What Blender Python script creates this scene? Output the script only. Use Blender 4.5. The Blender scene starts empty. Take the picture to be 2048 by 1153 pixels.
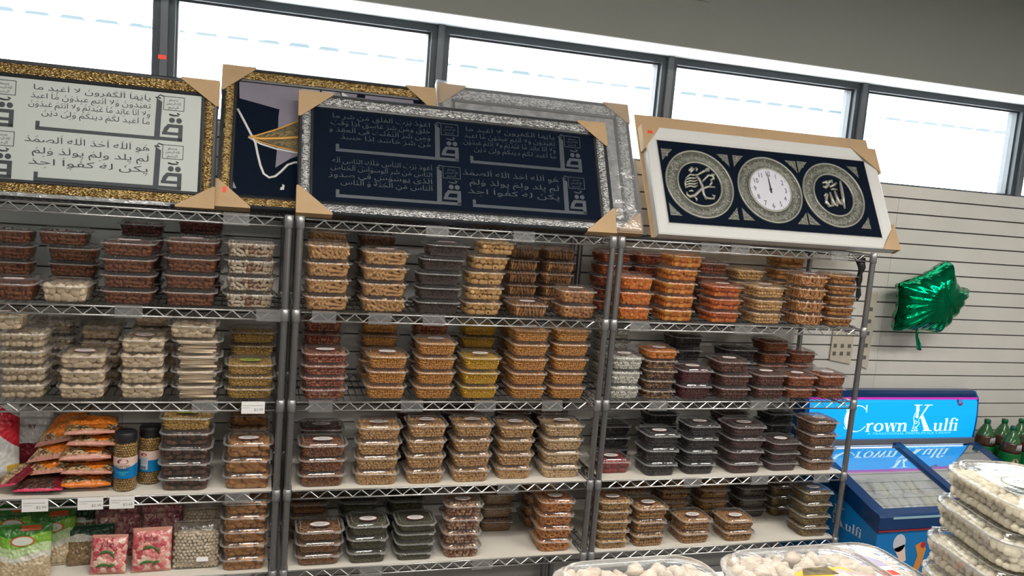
import bpy, math, random
from mathutils import Matrix, Vector, Euler, noise

random.seed(11)
R = math.radians
SC = bpy.context.scene
COL = SC.collection

# ------------------------------------------------------------------ camera, world, light, exposure
cam_data = bpy.data.cameras.new('camera')
cam = bpy.data.objects.new('camera', cam_data)
COL.objects.link(cam)
cam.location = (-0.1518, -2.9924, 1.9544)
cam.rotation_euler = (1.4445, -0.0811, -0.2957)
cam_data.sensor_width = 36.0
cam_data.lens = 36.0 * 1658.1 / 2048.0
cam_data.clip_start = 0.05
SC.camera = cam

world = bpy.data.worlds.new('daylight')
SC.world = world
world.use_nodes = True
wn = world.node_tree.nodes
wn['Background'].inputs['Color'].default_value = (0.93, 0.98, 1.0, 1)
wn['Background'].inputs['Strength'].default_value = 9.0

SC.view_settings.view_transform = 'Standard'
SC.view_settings.look = 'None'
SC.view_settings.gamma = 1.0
SC.view_settings.use_curve_mapping = False
SC.view_settings.exposure = 0.26
SC.cycles.transparent_max_bounces = 40
SC.cycles.max_bounces = 8
SC.cycles.sample_clamp_indirect = 4.0

CEIL = 3.25
# assumed fluorescent fittings on the unseen ceiling, placed to light the shelves: (x, y, watts)
FITTINGS = [(-1.05, -1.8, 20), (0.35, -1.8, 38), (2.5, -1.8, 38), (4.0, -1.8, 26),
            (-0.7, -4.3, 20), (1.3, -4.3, 34), (3.4, -4.3, 28)]


def unseen_ceiling_lamp(x, y, watts):
    ld = bpy.data.lights.new('unseen_tube_light', 'AREA')
    ld.shape = 'RECTANGLE'
    ld.size, ld.size_y = 1.15, 0.28
    ld.energy = watts
    ld.color = (1.0, 0.945, 0.87)
    lo = bpy.data.objects.new('unseen_tube_light', ld)
    lo.location = (x, y, CEIL - 0.07)
    COL.objects.link(lo)


for f in FITTINGS:
    unseen_ceiling_lamp(*f)

# ------------------------------------------------------------------ helpers
def tag(o, label=None, cat=None, group=None, kind=None):
    if label: o['label'] = label
    if cat: o['category'] = cat
    if group: o['group'] = group
    if kind: o['kind'] = kind
    return o


def empty(name, loc=(0, 0, 0), rot=(0, 0, 0)):
    o = bpy.data.objects.new(name, None)
    o.location = loc
    o.rotation_euler = rot
    o.empty_display_size = 0.05
    COL.objects.link(o)
    return o


CHILD = {}


def copy_tree(o, parent=None):
    c = o.copy()
    COL.objects.link(c)
    if parent is not None:
        c.parent = parent
    for ch in CHILD.get(o.name, ()):
        copy_tree(ch, c)
    return c


class MB:
    def __init__(s):
        s.v, s.f, s.m, s.sm = [], [], [], []
        s.x = None

    def add(s, vs, fs, mat=0, smooth=False):
        b = len(s.v)
        if s.x is not None:
            vs = [tuple(s.x @ Vector(p)) for p in vs]
        s.v.extend(tuple(p) for p in vs)
        for f in fs:
            s.f.append(tuple(i + b for i in f))
            s.m.append(mat)
            s.sm.append(smooth)

    def box(s, x0, x1, y0, y1, z0, z1, mat=0):
        s.add([(x0, y0, z0), (x1, y0, z0), (x1, y1, z0), (x0, y1, z0), (x0, y0, z1), (x1, y0, z1), (x1, y1, z1), (x0, y1, z1)],
              [(0, 3, 2, 1), (4, 5, 6, 7), (0, 1, 5, 4), (1, 2, 6, 5), (2, 3, 7, 6), (3, 0, 4, 7)], mat)

    def tube(s, pts, r, n=6, mat=0, smooth=True, radii=None, flat=None):
        pts = [Vector(p) for p in pts]
        vs, fs = [], []
        up = Vector((0.01, 0.02, 1))
        for i, p in enumerate(pts):
            d = (pts[min(i + 1, len(pts) - 1)] - pts[max(i - 1, 0)]).normalized()
            a = d.cross(up)
            if a.length < 1e-3: a = d.cross(Vector((0, 1, 0)))
            a.normalize()
            b = d.cross(a).normalized()
            rr = radii[i] if radii else r
            for k in range(n):
                t = 2 * math.pi * k / n
                vs.append(p + a * (rr * math.cos(t)) + b * (rr * math.sin(t) * (flat or 1.0)))
        for i in range(len(pts) - 1):
            for k in range(n):
                k2 = (k + 1) % n
                fs.append((i * n + k, i * n + k2, (i + 1) * n + k2, (i + 1) * n + k))
        fs.append(tuple(range(n))[::-1])
        fs.append(tuple((len(pts) - 1) * n + k for k in range(n)))
        s.add(vs, fs, mat, smooth)

    def loft(s, loops, mat=0, smooth=True, cap0=True, cap1=True, mats=None):
        n = len(loops[0])
        vs = [p for l in loops for p in l]
        for i in range(len(loops) - 1):
            fs = []
            for k in range(n):
                k2 = (k + 1) % n
                fs.append((i * n + k, i * n + k2, (i + 1) * n + k2, (i + 1) * n + k))
            if i == 0:
                s.add(vs, fs, mats[i] if mats else mat, smooth)
                base = len(s.v) - len(vs)
            else:
                for f in fs:
                    s.f.append(tuple(q + base for q in f)); s.m.append(mats[i] if mats else mat); s.sm.append(smooth)
        if cap0:
            s.f.append(tuple(base + k for k in range(n))[::-1]); s.m.append(mats[0] if mats else mat); s.sm.append(False)
        if cap1:
            o = base + (len(loops) - 1) * n
            s.f.append(tuple(o + k for k in range(n))); s.m.append(mats[-1] if mats else mat); s.sm.append(False)

    def lathe(s, prof, n=20, c=(0, 0, 0), mat=0, smooth=True, mats=None):
        loops = []
        for r, z in prof:
            loops.append([(c[0] + r * math.cos(2 * math.pi * k / n), c[1] + r * math.sin(2 * math.pi * k / n), c[2] + z) for k in range(n)])
        s.loft(loops, mat, smooth, mats=mats)

    def prism(s, poly, z0, z1, mat=0):
        n = len(poly)
        vs = [(x, y, z0) for x, y in poly] + [(x, y, z1) for x, y in poly]
        fs = [tuple(range(n))[::-1], tuple(range(n, 2 * n))]
        fs += [(k, (k + 1) % n, n + (k + 1) % n, n + k) for k in range(n)]
        s.add(vs, fs, mat)

    def sphere(s, c, r, nu=10, nv=7, mat=0, sx=1, sy=1, sz=1):
        vs = [(c[0], c[1], c[2] - r * sz)]
        for j in range(1, nv):
            t = math.pi * j / nv
            for k in range(nu):
                a = 2 * math.pi * k / nu
                vs.append((c[0] + r * sx * math.sin(t) * math.cos(a), c[1] + r * sy * math.sin(t) * math.sin(a), c[2] - r * sz * math.cos(t)))
        vs.append((c[0], c[1], c[2] + r * sz))
        fs = []
        for k in range(nu):
            fs.append((0, 1 + (k + 1) % nu, 1 + k))
            e = 1 + (nv - 2) * nu
            fs.append((len(vs) - 1, e + k, e + (k + 1) % nu))
        for j in range(nv - 2):
            for k in range(nu):
                a, b = 1 + j * nu, 1 + (j + 1) * nu
                fs.append((a + k, a + (k + 1) % nu, b + (k + 1) % nu, b + k))
        s.add(vs, fs, mat, True)

    def mesh(s, name, mats):
        me = bpy.data.meshes.new(name)
        me.from_pydata(s.v, [], s.f)
        for m in mats: me.materials.append(m)
        me.polygons.foreach_set('material_index', s.m)
        me.polygons.foreach_set('use_smooth', s.sm)
        me.update()
        return me

    def build(s, name, mats, parent=None, loc=None, rot=None):
        if not isinstance(mats, (list, tuple)): mats = [mats]
        o = bpy.data.objects.new(name, s.mesh(name, mats))
        COL.objects.link(o)
        if parent is not None:
            o.parent = parent
            CHILD.setdefault(parent.name, []).append(o)
        if loc: o.location = loc
        if rot: o.rotation_euler = rot
        return o


def link_mesh(name, me, parent, loc=None):
    o = bpy.data.objects.new(name, me)
    COL.objects.link(o)
    if parent is not None:
        o.parent = parent
        CHILD.setdefault(parent.name, []).append(o)
    if loc: o.location = loc
    return o


def rrect(w, d, r, z, n=5):
    r = min(r, w / 2 - 1e-4, d / 2 - 1e-4)
    out = []
    for cx, cy, a0 in ((w / 2 - r, d / 2 - r, 0), (-w / 2 + r, d / 2 - r, 90), (-w / 2 + r, -d / 2 + r, 180), (w / 2 - r, -d / 2 + r, 270)):
        for k in range(n + 1):
            a = R(a0 + 90 * k / n)
            out.append((cx + r * math.cos(a), cy + r * math.sin(a), z))
    return out


# ------------------------------------------------------------------ materials
def mat(name, col=(0.8, 0.8, 0.8), rough=0.5, metal=0.0, spec=0.5, emit=None, estr=1.0, noise_amt=0.0, noise_scale=20.0, bump=0.0, bump_scale=60.0, bump_dist=0.002, sheen=0.0):
    m = bpy.data.materials.new(name)
    m.use_nodes = True
    nt = m.node_tree
    b = nt.nodes['Principled BSDF']
    b.inputs['Base Color'].default_value = (*col, 1)
    b.inputs['Roughness'].default_value = rough
    b.inputs['Metallic'].default_value = metal
    b.inputs['Specular IOR Level'].default_value = spec
    if emit:
        b.inputs['Emission Color'].default_value = (*emit, 1)
        b.inputs['Emission Strength'].default_value = estr
    tc = None
    if noise_amt or bump:
        tc = nt.nodes.new('ShaderNodeTexCoord')
    if noise_amt:
        nz = nt.nodes.new('ShaderNodeTexNoise')
        nz.inputs['Scale'].default_value = noise_scale
        nz.inputs['Detail'].default_value = 4
        nt.links.new(tc.outputs['Object'], nz.inputs['Vector'])
        rp = nt.nodes.new('ShaderNodeValToRGB')
        rp.color_ramp.elements[0].position = 0.3
        rp.color_ramp.elements[1].position = 0.7
        rp.color_ramp.elements[0].color = (*[c * (1 - noise_amt) for c in col], 1)
        rp.color_ramp.elements[1].color = (*[min(1, c * (1 + noise_amt)) for c in col], 1)
        nt.links.new(nz.outputs['Fac'], rp.inputs['Fac'])
        nt.links.new(rp.outputs['Color'], b.inputs['Base Color'])
    if bump:
        n2 = nt.nodes.new('ShaderNodeTexNoise')
        n2.inputs['Scale'].default_value = bump_scale
        n2.inputs['Detail'].default_value = 3
        nt.links.new(tc.outputs['Object'], n2.inputs['Vector'])
        bp = nt.nodes.new('ShaderNodeBump')
        bp.inputs['Strength'].default_value = bump
        bp.inputs['Distance'].default_value = bump_dist
        nt.links.new(n2.outputs['Fac'], bp.inputs['Height'])
        nt.links.new(bp.outputs['Normal'], b.inputs['Normal'])
    return m


def ramp_mat(name, cols, rough=0.55, bump=0.3, bump_scale=180, grain=0.25, spec=0.4):
    """colour drawn per piece (random per island) from a list of colours"""
    m = bpy.data.materials.new(name)
    m.use_nodes = True
    nt = m.node_tree
    b = nt.nodes['Principled BSDF']
    b.inputs['Roughness'].default_value = rough
    b.inputs['Specular IOR Level'].default_value = spec
    g = nt.nodes.new('ShaderNodeNewGeometry')
    rp = nt.nodes.new('ShaderNodeValToRGB')
    el = rp.color_ramp.elements
    n = len(cols)
    el[0].position, el[0].color = 0.0, (*cols[0], 1)
    el[1].position, el[1].color = 1.0, (*cols[-1], 1)
    for i in range(1, n - 1):
        e = el.new(i / (n - 1)); e.color = (*cols[i], 1)
    nt.links.new(g.outputs['Random Per Island'], rp.inputs['Fac'])
    tc = nt.nodes.new('ShaderNodeTexCoord')
    nz = nt.nodes.new('ShaderNodeTexNoise')
    nz.inputs['Scale'].default_value = bump_scale
    nt.links.new(tc.outputs['Object'], nz.inputs['Vector'])
    mx = nt.nodes.new('ShaderNodeMix'); mx.data_type = 'RGBA'; mx.blend_type = 'MULTIPLY'
    mx.inputs['Factor'].default_value = grain
    nt.links.new(rp.outputs['Color'], mx.inputs['A'])
    nt.links.new(nz.outputs['Fac'], mx.inputs['B'])
    nt.links.new(mx.outputs['Result'], b.inputs['Base Color'])
    if bump:
        bp = nt.nodes.new('ShaderNodeBump')
        bp.inputs['Strength'].default_value = bump
        bp.inputs['Distance'].default_value = 0.001
        nt.links.new(nz.outputs['Fac'], bp.inputs['Height'])
        nt.links.new(bp.outputs['Normal'], b.inputs['Normal'])
    return m


def clear_mat(name, tint=(0.978, 0.977, 0.972), haze=0.05, haze_col=(0.9, 0.9, 0.9), rough=0.08, blend=0.3, gain=0.8, bump=0.0, bump_scale=40, base=0.03, transl=0.0):
    m = bpy.data.materials.new(name)
    m.use_nodes = True
    nt = m.node_tree
    for n in list(nt.nodes):
        if n.type != 'OUTPUT_MATERIAL': nt.nodes.remove(n)
    out = nt.nodes['Material Output']
    tr = nt.nodes.new('ShaderNodeBsdfTransparent'); tr.inputs['Color'].default_value = (*tint, 1)
    df = nt.nodes.new('ShaderNodeBsdfDiffuse'); df.inputs['Color'].default_value = (*haze_col, 1)
    gl = nt.nodes.new('ShaderNodeBsdfGlossy'); gl.inputs['Roughness'].default_value = rough
    gl.inputs['Color'].default_value = (1, 1, 1, 1)
    lw = nt.nodes.new('ShaderNodeLayerWeight'); lw.inputs['Blend'].default_value = blend
    mu = nt.nodes.new('ShaderNodeMath'); mu.operation = 'MULTIPLY_ADD'
    mu.inputs[1].default_value = gain; mu.inputs[2].default_value = base; mu.use_clamp = True
    nt.links.new(lw.outputs['Fresnel'], mu.inputs[0])
    if transl:
        tl = nt.nodes.new('ShaderNodeBsdfTranslucent'); tl.inputs['Color'].default_value = (*haze_col, 1)
        mt = nt.nodes.new('ShaderNodeMixShader'); mt.inputs['Fac'].default_value = transl
        nt.links.new(df.outputs[0], mt.inputs[1]); nt.links.new(tl.outputs[0], mt.inputs[2])
        df = mt
    m1 = nt.nodes.new('ShaderNodeMixShader'); m1.inputs['Fac'].default_value = haze
    nt.links.new(tr.outputs[0], m1.inputs[1]); nt.links.new(df.outputs[0], m1.inputs[2])
    m2 = nt.nodes.new('ShaderNodeMixShader')
    nt.links.new(mu.outputs[0], m2.inputs['Fac'])
    nt.links.new(m1.outputs[0], m2.inputs[1]); nt.links.new(gl.outputs[0], m2.inputs[2])
    nt.links.new(m2.outputs[0], out.inputs['Surface'])
    if bump:
        tc = nt.nodes.new('ShaderNodeTexCoord')
        nz = nt.nodes.new('ShaderNodeTexNoise'); nz.inputs['Scale'].default_value = bump_scale; nz.inputs['Detail'].default_value = 4
        nt.links.new(tc.outputs['Object'], nz.inputs['Vector'])
        bp = nt.nodes.new('ShaderNodeBump'); bp.inputs['Strength'].default_value = bump; bp.inputs['Distance'].default_value = 0.01
        nt.links.new(nz.outputs['Fac'], bp.inputs['Height'])
        nt.links.new(bp.outputs['Normal'], gl.inputs['Normal']); nt.links.new(bp.outputs['Normal'], lw.inputs['Normal'])
    return m


M = {}
M['wall'] = mat('wall_paint', (0.28, 0.28, 0.27), 0.8, bump=0.15, bump_scale=140)
M['upper'] = mat('upper_wall_shaded', (0.25, 0.26, 0.235), 0.85, bump=0.15, bump_scale=140)  # weak light on the wall above the windows is put into this darker colour
M['reveal'] = mat('white_reveal_paint', (0.85, 0.86, 0.86), 0.7)
M['slat'] = mat('slatwall_laminate', (0.60, 0.585, 0.55), 0.55, noise_amt=0.04, noise_scale=4)
M['groove'] = mat('slatwall_groove', (0.10, 0.095, 0.09), 0.8)
M['ceil'] = mat('ceiling_paint', (0.45, 0.45, 0.44), 0.9)
M['floor'] = mat('floor_tile', (0.22, 0.21, 0.20), 0.4, noise_amt=0.1, noise_scale=6)
M['alu'] = mat('dark_window_aluminium', (0.035, 0.043, 0.048), 0.45, metal=0.2)
M['alu2'] = mat('grey_window_aluminium', (0.095, 0.10, 0.105), 0.45, metal=0.4)
M['glass'] = clear_mat('window_glass', (0.97, 0.99, 1.0), 0.02, (0.9, 0.95, 1), 0.02, 0.2, 0.5, base=0.01)
M['chrome'] = mat('chrome_wire', (0.62, 0.62, 0.61), 0.27, metal=0.95)
M['post'] = mat('chrome_post', (0.29, 0.29, 0.295), 0.36, metal=0.9)
M['collar'] = mat('grey_collar', (0.36, 0.36, 0.365), 0.38, metal=0.7)
M['deckwire'] = mat('dark_deck_wire', (0.06, 0.06, 0.06), 0.45, metal=0.5)
M['liner'] = mat('cream_shelf_liner', (0.74, 0.70, 0.62), 0.5)
M['clear'] = clear_mat('clear_plastic', haze=0.012, base=0.02, gain=0.55, bump=0.05, bump_scale=60)
M['lidclear'] = clear_mat('clear_lid_plastic', haze=0.03, base=0.03, gain=0.65, bump=0.06, bump_scale=50)
M['rim'] = clear_mat('lid_rim_plastic', haze=0.22, haze_col=(0.85, 0.86, 0.86), base=0.10, gain=0.8, rough=0.12, bump=0.15, bump_scale=90)
M['holder'] = clear_mat('clear_label_holder', haze=0.10, haze_col=(0.75, 0.76, 0.78), base=0.05, gain=0.6, rough=0.2)
M['film'] = clear_mat('bubble_wrap_film', haze=0.22, transl=.5, haze_col=(0.92, 0.94, 0.95), base=0.05, gain=0.7, rough=0.2, bump=0.9, bump_scale=22)
M['bag'] = clear_mat('clear_bag_film', haze=0.03, base=0.03, gain=0.4, rough=0.12, bump=.5, bump_scale=30)
M['white'] = mat('white_paper', (0.82, 0.81, 0.79), 0.6)
M['ink'] = mat('black_ink', (0.03, 0.03, 0.035), 0.6)
M['greyink'] = mat('grey_ink', (0.25, 0.25, 0.26), 0.6)
M['redrim'] = mat('red_label_rim', (0.55, 0.10, 0.07), 0.5)
M['redtag'] = mat('red_price_sticker', (0.85, 0.06, 0.03), 0.5)
M['card'] = mat('brown_cardboard', (0.46, 0.31, 0.17), 0.8, noise_amt=0.06, noise_scale=8)
M['cardedge'] = mat('cardboard_edge', (0.30, 0.19, 0.10), 0.85)
M['black'] = mat('black_plastic', (0.015, 0.015, 0.018), 0.4)
M['blackframe'] = mat('black_frame_lacquer', (0.012, 0.014, 0.018), 0.35)


def sparkle_mat(name, lo, hi):
    m = mat(name, lo, 0.34, metal=0.85)
    nt = m.node_tree
    b = nt.nodes['Principled BSDF']
    tc = nt.nodes.new('ShaderNodeTexCoord')
    mp = nt.nodes.new('ShaderNodeMapping'); mp.inputs['Rotation'].default_value = (0, 0, 0.7); mp.inputs['Scale'].default_value = (1.0, 2.2, 1.0)
    nt.links.new(tc.outputs['Object'], mp.inputs['Vector'])
    vo = nt.nodes.new('ShaderNodeTexVoronoi'); vo.inputs['Scale'].default_value = 130
    nt.links.new(mp.outputs['Vector'], vo.inputs['Vector'])
    rp = nt.nodes.new('ShaderNodeValToRGB')
    rp.color_ramp.elements[0].color = (*lo, 1); rp.color_ramp.elements[1].color = (*hi, 1)
    rp.color_ramp.elements[0].position = 0.25; rp.color_ramp.elements[1].position = 0.75
    sp = nt.nodes.new('ShaderNodeSeparateColor')
    nt.links.new(vo.outputs['Color'], sp.inputs['Color'])
    nt.links.new(sp.outputs[0], rp.inputs['Fac'])
    nt.links.new(rp.outputs['Color'], b.inputs['Base Color'])
    bp = nt.nodes.new('ShaderNodeBump'); bp.inputs['Strength'].default_value = 0.9; bp.inputs['Distance'].default_value = 0.004
    nt.links.new(vo.outputs['Distance'], bp.inputs['Height'])
    nt.links.new(bp.outputs['Normal'], b.inputs['Normal'])
    return m


M['gold'] = sparkle_mat('gold_foil_band', (0.22, 0.125, 0.035), (0.66, 0.47, 0.20))
M['silver'] = sparkle_mat('silver_foil_band', (0.24, 0.24, 0.25), (0.72, 0.72, 0.71))

# ------------------------------------------------------------------ text as geometry
_glyph = {}


def glyph(ch, res=2):
    if ch in _glyph: return _glyph[ch]
    def raw(s):
        c = bpy.data.curves.new('tmp', 'FONT'); c.body = s; c.resolution_u = res
        o = bpy.data.objects.new('tmp', c); COL.objects.link(o)
        dg = bpy.context.evaluated_depsgraph_get()
        me = o.evaluated_get(dg).to_mesh()
        r = ([(v.co.x, v.co.y) for v in me.vertices], [tuple(p.vertices) for p in me.polygons])
        bpy.data.objects.remove(o); bpy.data.curves.remove(c)
        return r
    vs, fs = raw(ch)
    v2, _ = raw(ch + '|')
    v3, _ = raw('|')
    lb = min(p[0] for p in v3)
    adv = (max(p[0] for p in v2) - max(p[0] for p in v3)) if v2 else 0.3
    _glyph[ch] = (vs, fs, adv)
    return _glyph[ch]


def latin(mb, s, x, y, size, mat_i=0, z=0.0, align='L', sx=1.0, xf=None):
    tot = sum(glyph(c)[2] if c != ' ' else 0.28 for c in s) * size * sx
    if align == 'C': x -= tot / 2
    if align == 'R': x -= tot
    for c in s:
        if c == ' ':
            x += 0.28 * size * sx; continue
        vs, fs, adv = glyph(c)
        pts = [(x + p[0] * size * sx, y + p[1] * size, z) for p in vs]
        if xf: pts = [xf(p) for p in pts]
        mb.add(pts, fs, mat_i)
        x += adv * size * sx


AR = {'ا': 0xFE8D, 'ب': 0xFE8F, 'ة': 0xFE93, 'ت': 0xFE95, 'ث': 0xFE99, 'ج': 0xFE9D, 'ح': 0xFEA1, 'خ': 0xFEA5, 'د': 0xFEA9, 'ذ': 0xFEAB, 'ر': 0xFEAD, 'ز': 0xFEAF,
      'س': 0xFEB1, 'ش': 0xFEB5, 'ص': 0xFEB9, 'ض': 0xFEBD, 'ط': 0xFEC1, 'ظ': 0xFEC5, 'ع': 0xFEC9, 'غ': 0xFECD, 'ف': 0xFED1, 'ق': 0xFED5, 'ك': 0xFED9, 'ل': 0xFEDD,
      'م': 0xFEE1, 'ن': 0xFEE5, 'ه': 0xFEE9, 'و': 0xFEED, 'ى': 0xFEEF, 'ي': 0xFEF1}
RIGHT_ONLY = set('اةدذرزوى')


def shape_ar(word):
    out, i, prev = [], 0, False
    word = ''.join({'\u0623': '\u0627', '\u0625': '\u0627', '\u0622': '\u0627', '\u064a': '\u064a'}.get(c, c) for c in word)
    while i < len(word):
        c = word[i]
        if c == 'ل' and i + 1 < len(word) and word[i + 1] == 'ا':
            out.append(chr(0xFEFC if prev else 0xFEFB)); prev = False; i += 2; continue
        nxt = i + 1 < len(word) and c not in RIGHT_ONLY
        b = AR[c]
        if c in RIGHT_ONLY: out.append(chr(b + (1 if prev else 0)))
        else: out.append(chr(b + (3 if prev and nxt else 2 if nxt else 1 if prev else 0)))
        prev = nxt
        i += 1
    return out


def arabic(mb, s, xr, y, size, width=None, mat_i=0, z=0.0, marks=True, rnd=None):
    """one right-to-left line ending at xr, stretched to the given width, with small vowel strokes"""
    rnd = rnd or random.Random(len(s))
    gl = []
    for w in s.split(' '):
        gl += shape_ar(w) + [' ']
    gl = gl[:-1]
    tot = sum(0.22 if g == ' ' else glyph(g)[2] for g in gl) * size
    k = (width / tot) if width else 1.0
    x = xr
    for g in gl:
        if g == ' ':
            x -= 0.22 * size * k; continue
        vs, fs, adv = glyph(g)
        x -= adv * size * k
        mb.add([(x + p[0] * size * k, y + p[1] * size, z) for p in vs], fs, mat_i)
        if marks and rnd.random() < 0.75:
            top = max(p[1] for p in vs) * size
            cx = x + adv * size * k * 0.5
            yy = y + max(top, 0.45 * size) + rnd.uniform(0.10, 0.2) * size
            if rnd.random() < 0.2: yy = y - 0.33 * size
            w_, h_ = 0.11 * size, 0.045 * size
            mb.add([(cx - w_, yy - h_, z), (cx - w_ * .8, yy - h_ * 2, z), (cx + w_, yy + h_, z), (cx + w_ * .8, yy + h_ * 2, z)], [(0, 1, 2, 3)], mat_i)

# ------------------------------------------------------------------ the room
WY = 0.48            # face of the slatwall and of the wall above the windows
SILL, HEAD = 2.10, 2.622
GY = 0.747           # face of the window frames
X0, X1, YF = -3.2, 5.6, -5.6


def struct(name, mb, mats, parent=None):
    o = mb.build(name, mats, parent)
    if parent is None: o['kind'] = 'structure'
    return o


mb = MB(); mb.box(X0, X1, YF, 0.9, -0.05, 0.0); struct('floor', mb, M['floor'])
mb = MB(); mb.box(X0, X1, YF, 0.9, CEIL, CEIL + 0.05); struct('ceiling', mb, M['ceil'])
mb = MB(); mb.box(X0 - .05, X0, YF, 0.9, 0, CEIL); struct('wall_left', mb, M['wall'])
mb = MB(); mb.box(X1, X1 + .05, YF, 0.9, 0, CEIL); struct('wall_right', mb, M['wall'])
mb = MB(); mb.box(X0, X1, YF - .05, YF, 0, CEIL); struct('wall_front', mb, M['wall'])
# wall above the windows, its bright underside is the window reveal
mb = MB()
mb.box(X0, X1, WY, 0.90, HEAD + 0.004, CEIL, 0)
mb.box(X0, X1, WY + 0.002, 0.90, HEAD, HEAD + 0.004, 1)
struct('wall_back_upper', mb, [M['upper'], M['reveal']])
# slatwall: boards with dark grooves between them
mb = MB()
pitch, gap = 0.0768, 0.007
z = SILL - 0.058
mb.box(X0, X1, WY, WY + 0.012, z, SILL, 0)
while z > 0.02:
    b = max(z - pitch, 0.0)
    xs = [X0, -0.62, 0.60, 1.82, 2.96, 4.18, X1]
    for a, c in zip(xs, xs[1:]):
        mb.box(a + .0008, c - .0008, WY, WY + 0.012, b, z - gap, 0)
    z = b
mb.box(X0, X1, WY + 0.012, WY + 0.02, 0, SILL - 0.01, 1)
mb.box(X0, X1, WY + 0.02, 0.90, 0, SILL - 0.006, 2)
mb.box(X0, X1, WY + 0.002, 0.90, SILL - 0.006, SILL - 0.001, 2)
struct('wall_back', mb, [M['slat'], M['groove'], M['reveal']])

# windows, one per opening between the mullion posts
MX = [-0.533 + 1.135 * k for k in range(-2, 6)]
for i in range(len(MX) - 1):
    a, b = MX[i] + 0.014, MX[i + 1] - 0.014
    mb = MB()
    w, w2 = 0.026, 0.034
    y0, y1 = GY, GY + 0.09
    mb.box(a, a + w, y0, y1, SILL, HEAD, 0)
    mb.box(b - w, b, y0, y1, SILL, HEAD, 0)
    mb.box(a + w, b - w, y0, y1, HEAD - w2, HEAD, 0)
    mb.box(a + w, b - w, y0, y1, SILL, SILL + 0.02, 0)
    # pale glazing stops inside the dark frame
    g = 0.009
    mb.box(a + w, a + w + g, y0 + .03, y1, SILL + .02, HEAD - w2, 1)
    mb.box(b - w - g, b - w, y0 + .03, y1, SILL + .02, HEAD - w2, 1)
    mb.box(a + w + g, b - w - g, y0 + .03, y1, HEAD - w2 - g, HEAD - w2, 1)
    wo = struct('window_%d' % (i + 1), mb, [M['alu'], M['alu2']])
    mb = MB(); mb.box(a + w + g, b - w - g, GY + .055, GY + .06, SILL + .02, HEAD - w2 - g)
    mb.build('pane', [M['glass']], wo)
for i, x in enumerate(MX):
    mb = MB()
    mb.box(x - 0.014, x + 0.014, GY - 0.018, GY + 0.10, SILL, HEAD)
    struct('trim_%d' % (i + 1), mb, M['alu2'])

# small red tape on the mullion, white outlet on the upper wall
mb = MB()
mb.box(-0.552, -0.521, GY - 0.021, GY - 0.0185, 2.335, 2.352)
tag(mb.build('red_tape', [M['redtag']]), 'small scrap of red tape stuck on the dark window mullion', 'tape')
outlet = empty('wall_outlet', (1.715, WY, 2.90))
tag(outlet, 'small white outlet box high on the grey wall above the windows', 'outlet')
mb = MB(); mb.box(-.038, .038, -.03, 0, -.062, .062); mb.build('cover_plate', [M['reveal']], outlet)
mb = MB(); mb.box(-.004, .004, -.032, -.03, -.05, -.042); mb.box(-.004, .004, -.032, -.03, .042, .05); mb.build('screw', [M['greyink']], outlet)

# outside: the white canopy edge across the yard with its row of roof-deck flutes
M['outwall'] = mat('white_canopy_paint', (0.92, 0.93, 0.93), 0.8)
M['flute'] = mat('bluish_deck_flutes', (0.05, 0.066, 0.074), 0.8)
M['tank'] = mat('pale_blue_paint', (0.10, 0.17, 0.20), 0.7)
mb = MB()
mb.box(-5, 12, 4.04, 4.3, 2.55, 3.3, 0)
k = -16
rr = random.Random(5)
while k < 40:
    x = -0.6527 + 0.2317 * k
    if True:
        h = rr.uniform(.019, .026)
        vs = [(x, 4.0, 2.888), (x + .172, 4.0, 2.888), (x + .150, 4.0, 2.888 + h), (x + .024, 4.0, 2.888 + h)]
        vs += [(p[0], 4.04, p[2]) for p in vs]
        mb.add(vs, [(0, 1, 2, 3), (7, 6, 5, 4), (0, 4, 5, 1), (1, 5, 6, 2), (2, 6, 7, 3), (3, 7, 4, 0)], 1)
    k += 1
struct('exterior_wall', mb, [M['outwall'], M['flute']])
mb = MB()
mb.loft([rrect(.24, .20, .03, 2.2), rrect(.22, .18, .03, 2.66), rrect(.30, .24, .03, 2.86), rrect(.30, .24, .03, 2.87)], smooth=False)
o = mb.build('canopy_column', [M['tank']], None, (5.36, 4.1 - .28, 0))
tag(o, 'pale blue flared column head seen through the window behind a mullion', 'column')
o['kind'] = 'structure'

# assumed ceiling light fittings, out of view (the lamps themselves were set up at the top)
M['lampglow'] = mat('lit_diffuser', (0.9, 0.9, 0.88), 0.6, emit=(1, .96, .88), estr=2.0)
for i, (x, y, w_) in enumerate(FITTINGS):
    e = empty('unseen_ceiling_light', (x, y, CEIL))
    tag(e, 'assumed white fluorescent ceiling light fitting out of frame overhead', 'ceiling light', 'ceiling lights')
    mb = MB(); mb.box(-.62, .62, -.17, .17, -.05, 0); mb.build('housing', [M['reveal']], e)
    mb = MB(); mb.box(-.58, .58, -.15, .15, -.056, -.05); mb.build('diffuser', [M['lampglow']], e)

# ------------------------------------------------------------------ wire racks
SH = [0.455, 0.7647, 1.1, 1.4298, 1.7612]      # shelf heights (middle of the truss)
DECK = [z + (0.016 if i < 2 else 0.013) for i, z in enumerate(SH)]
DEP = 0.43


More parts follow.
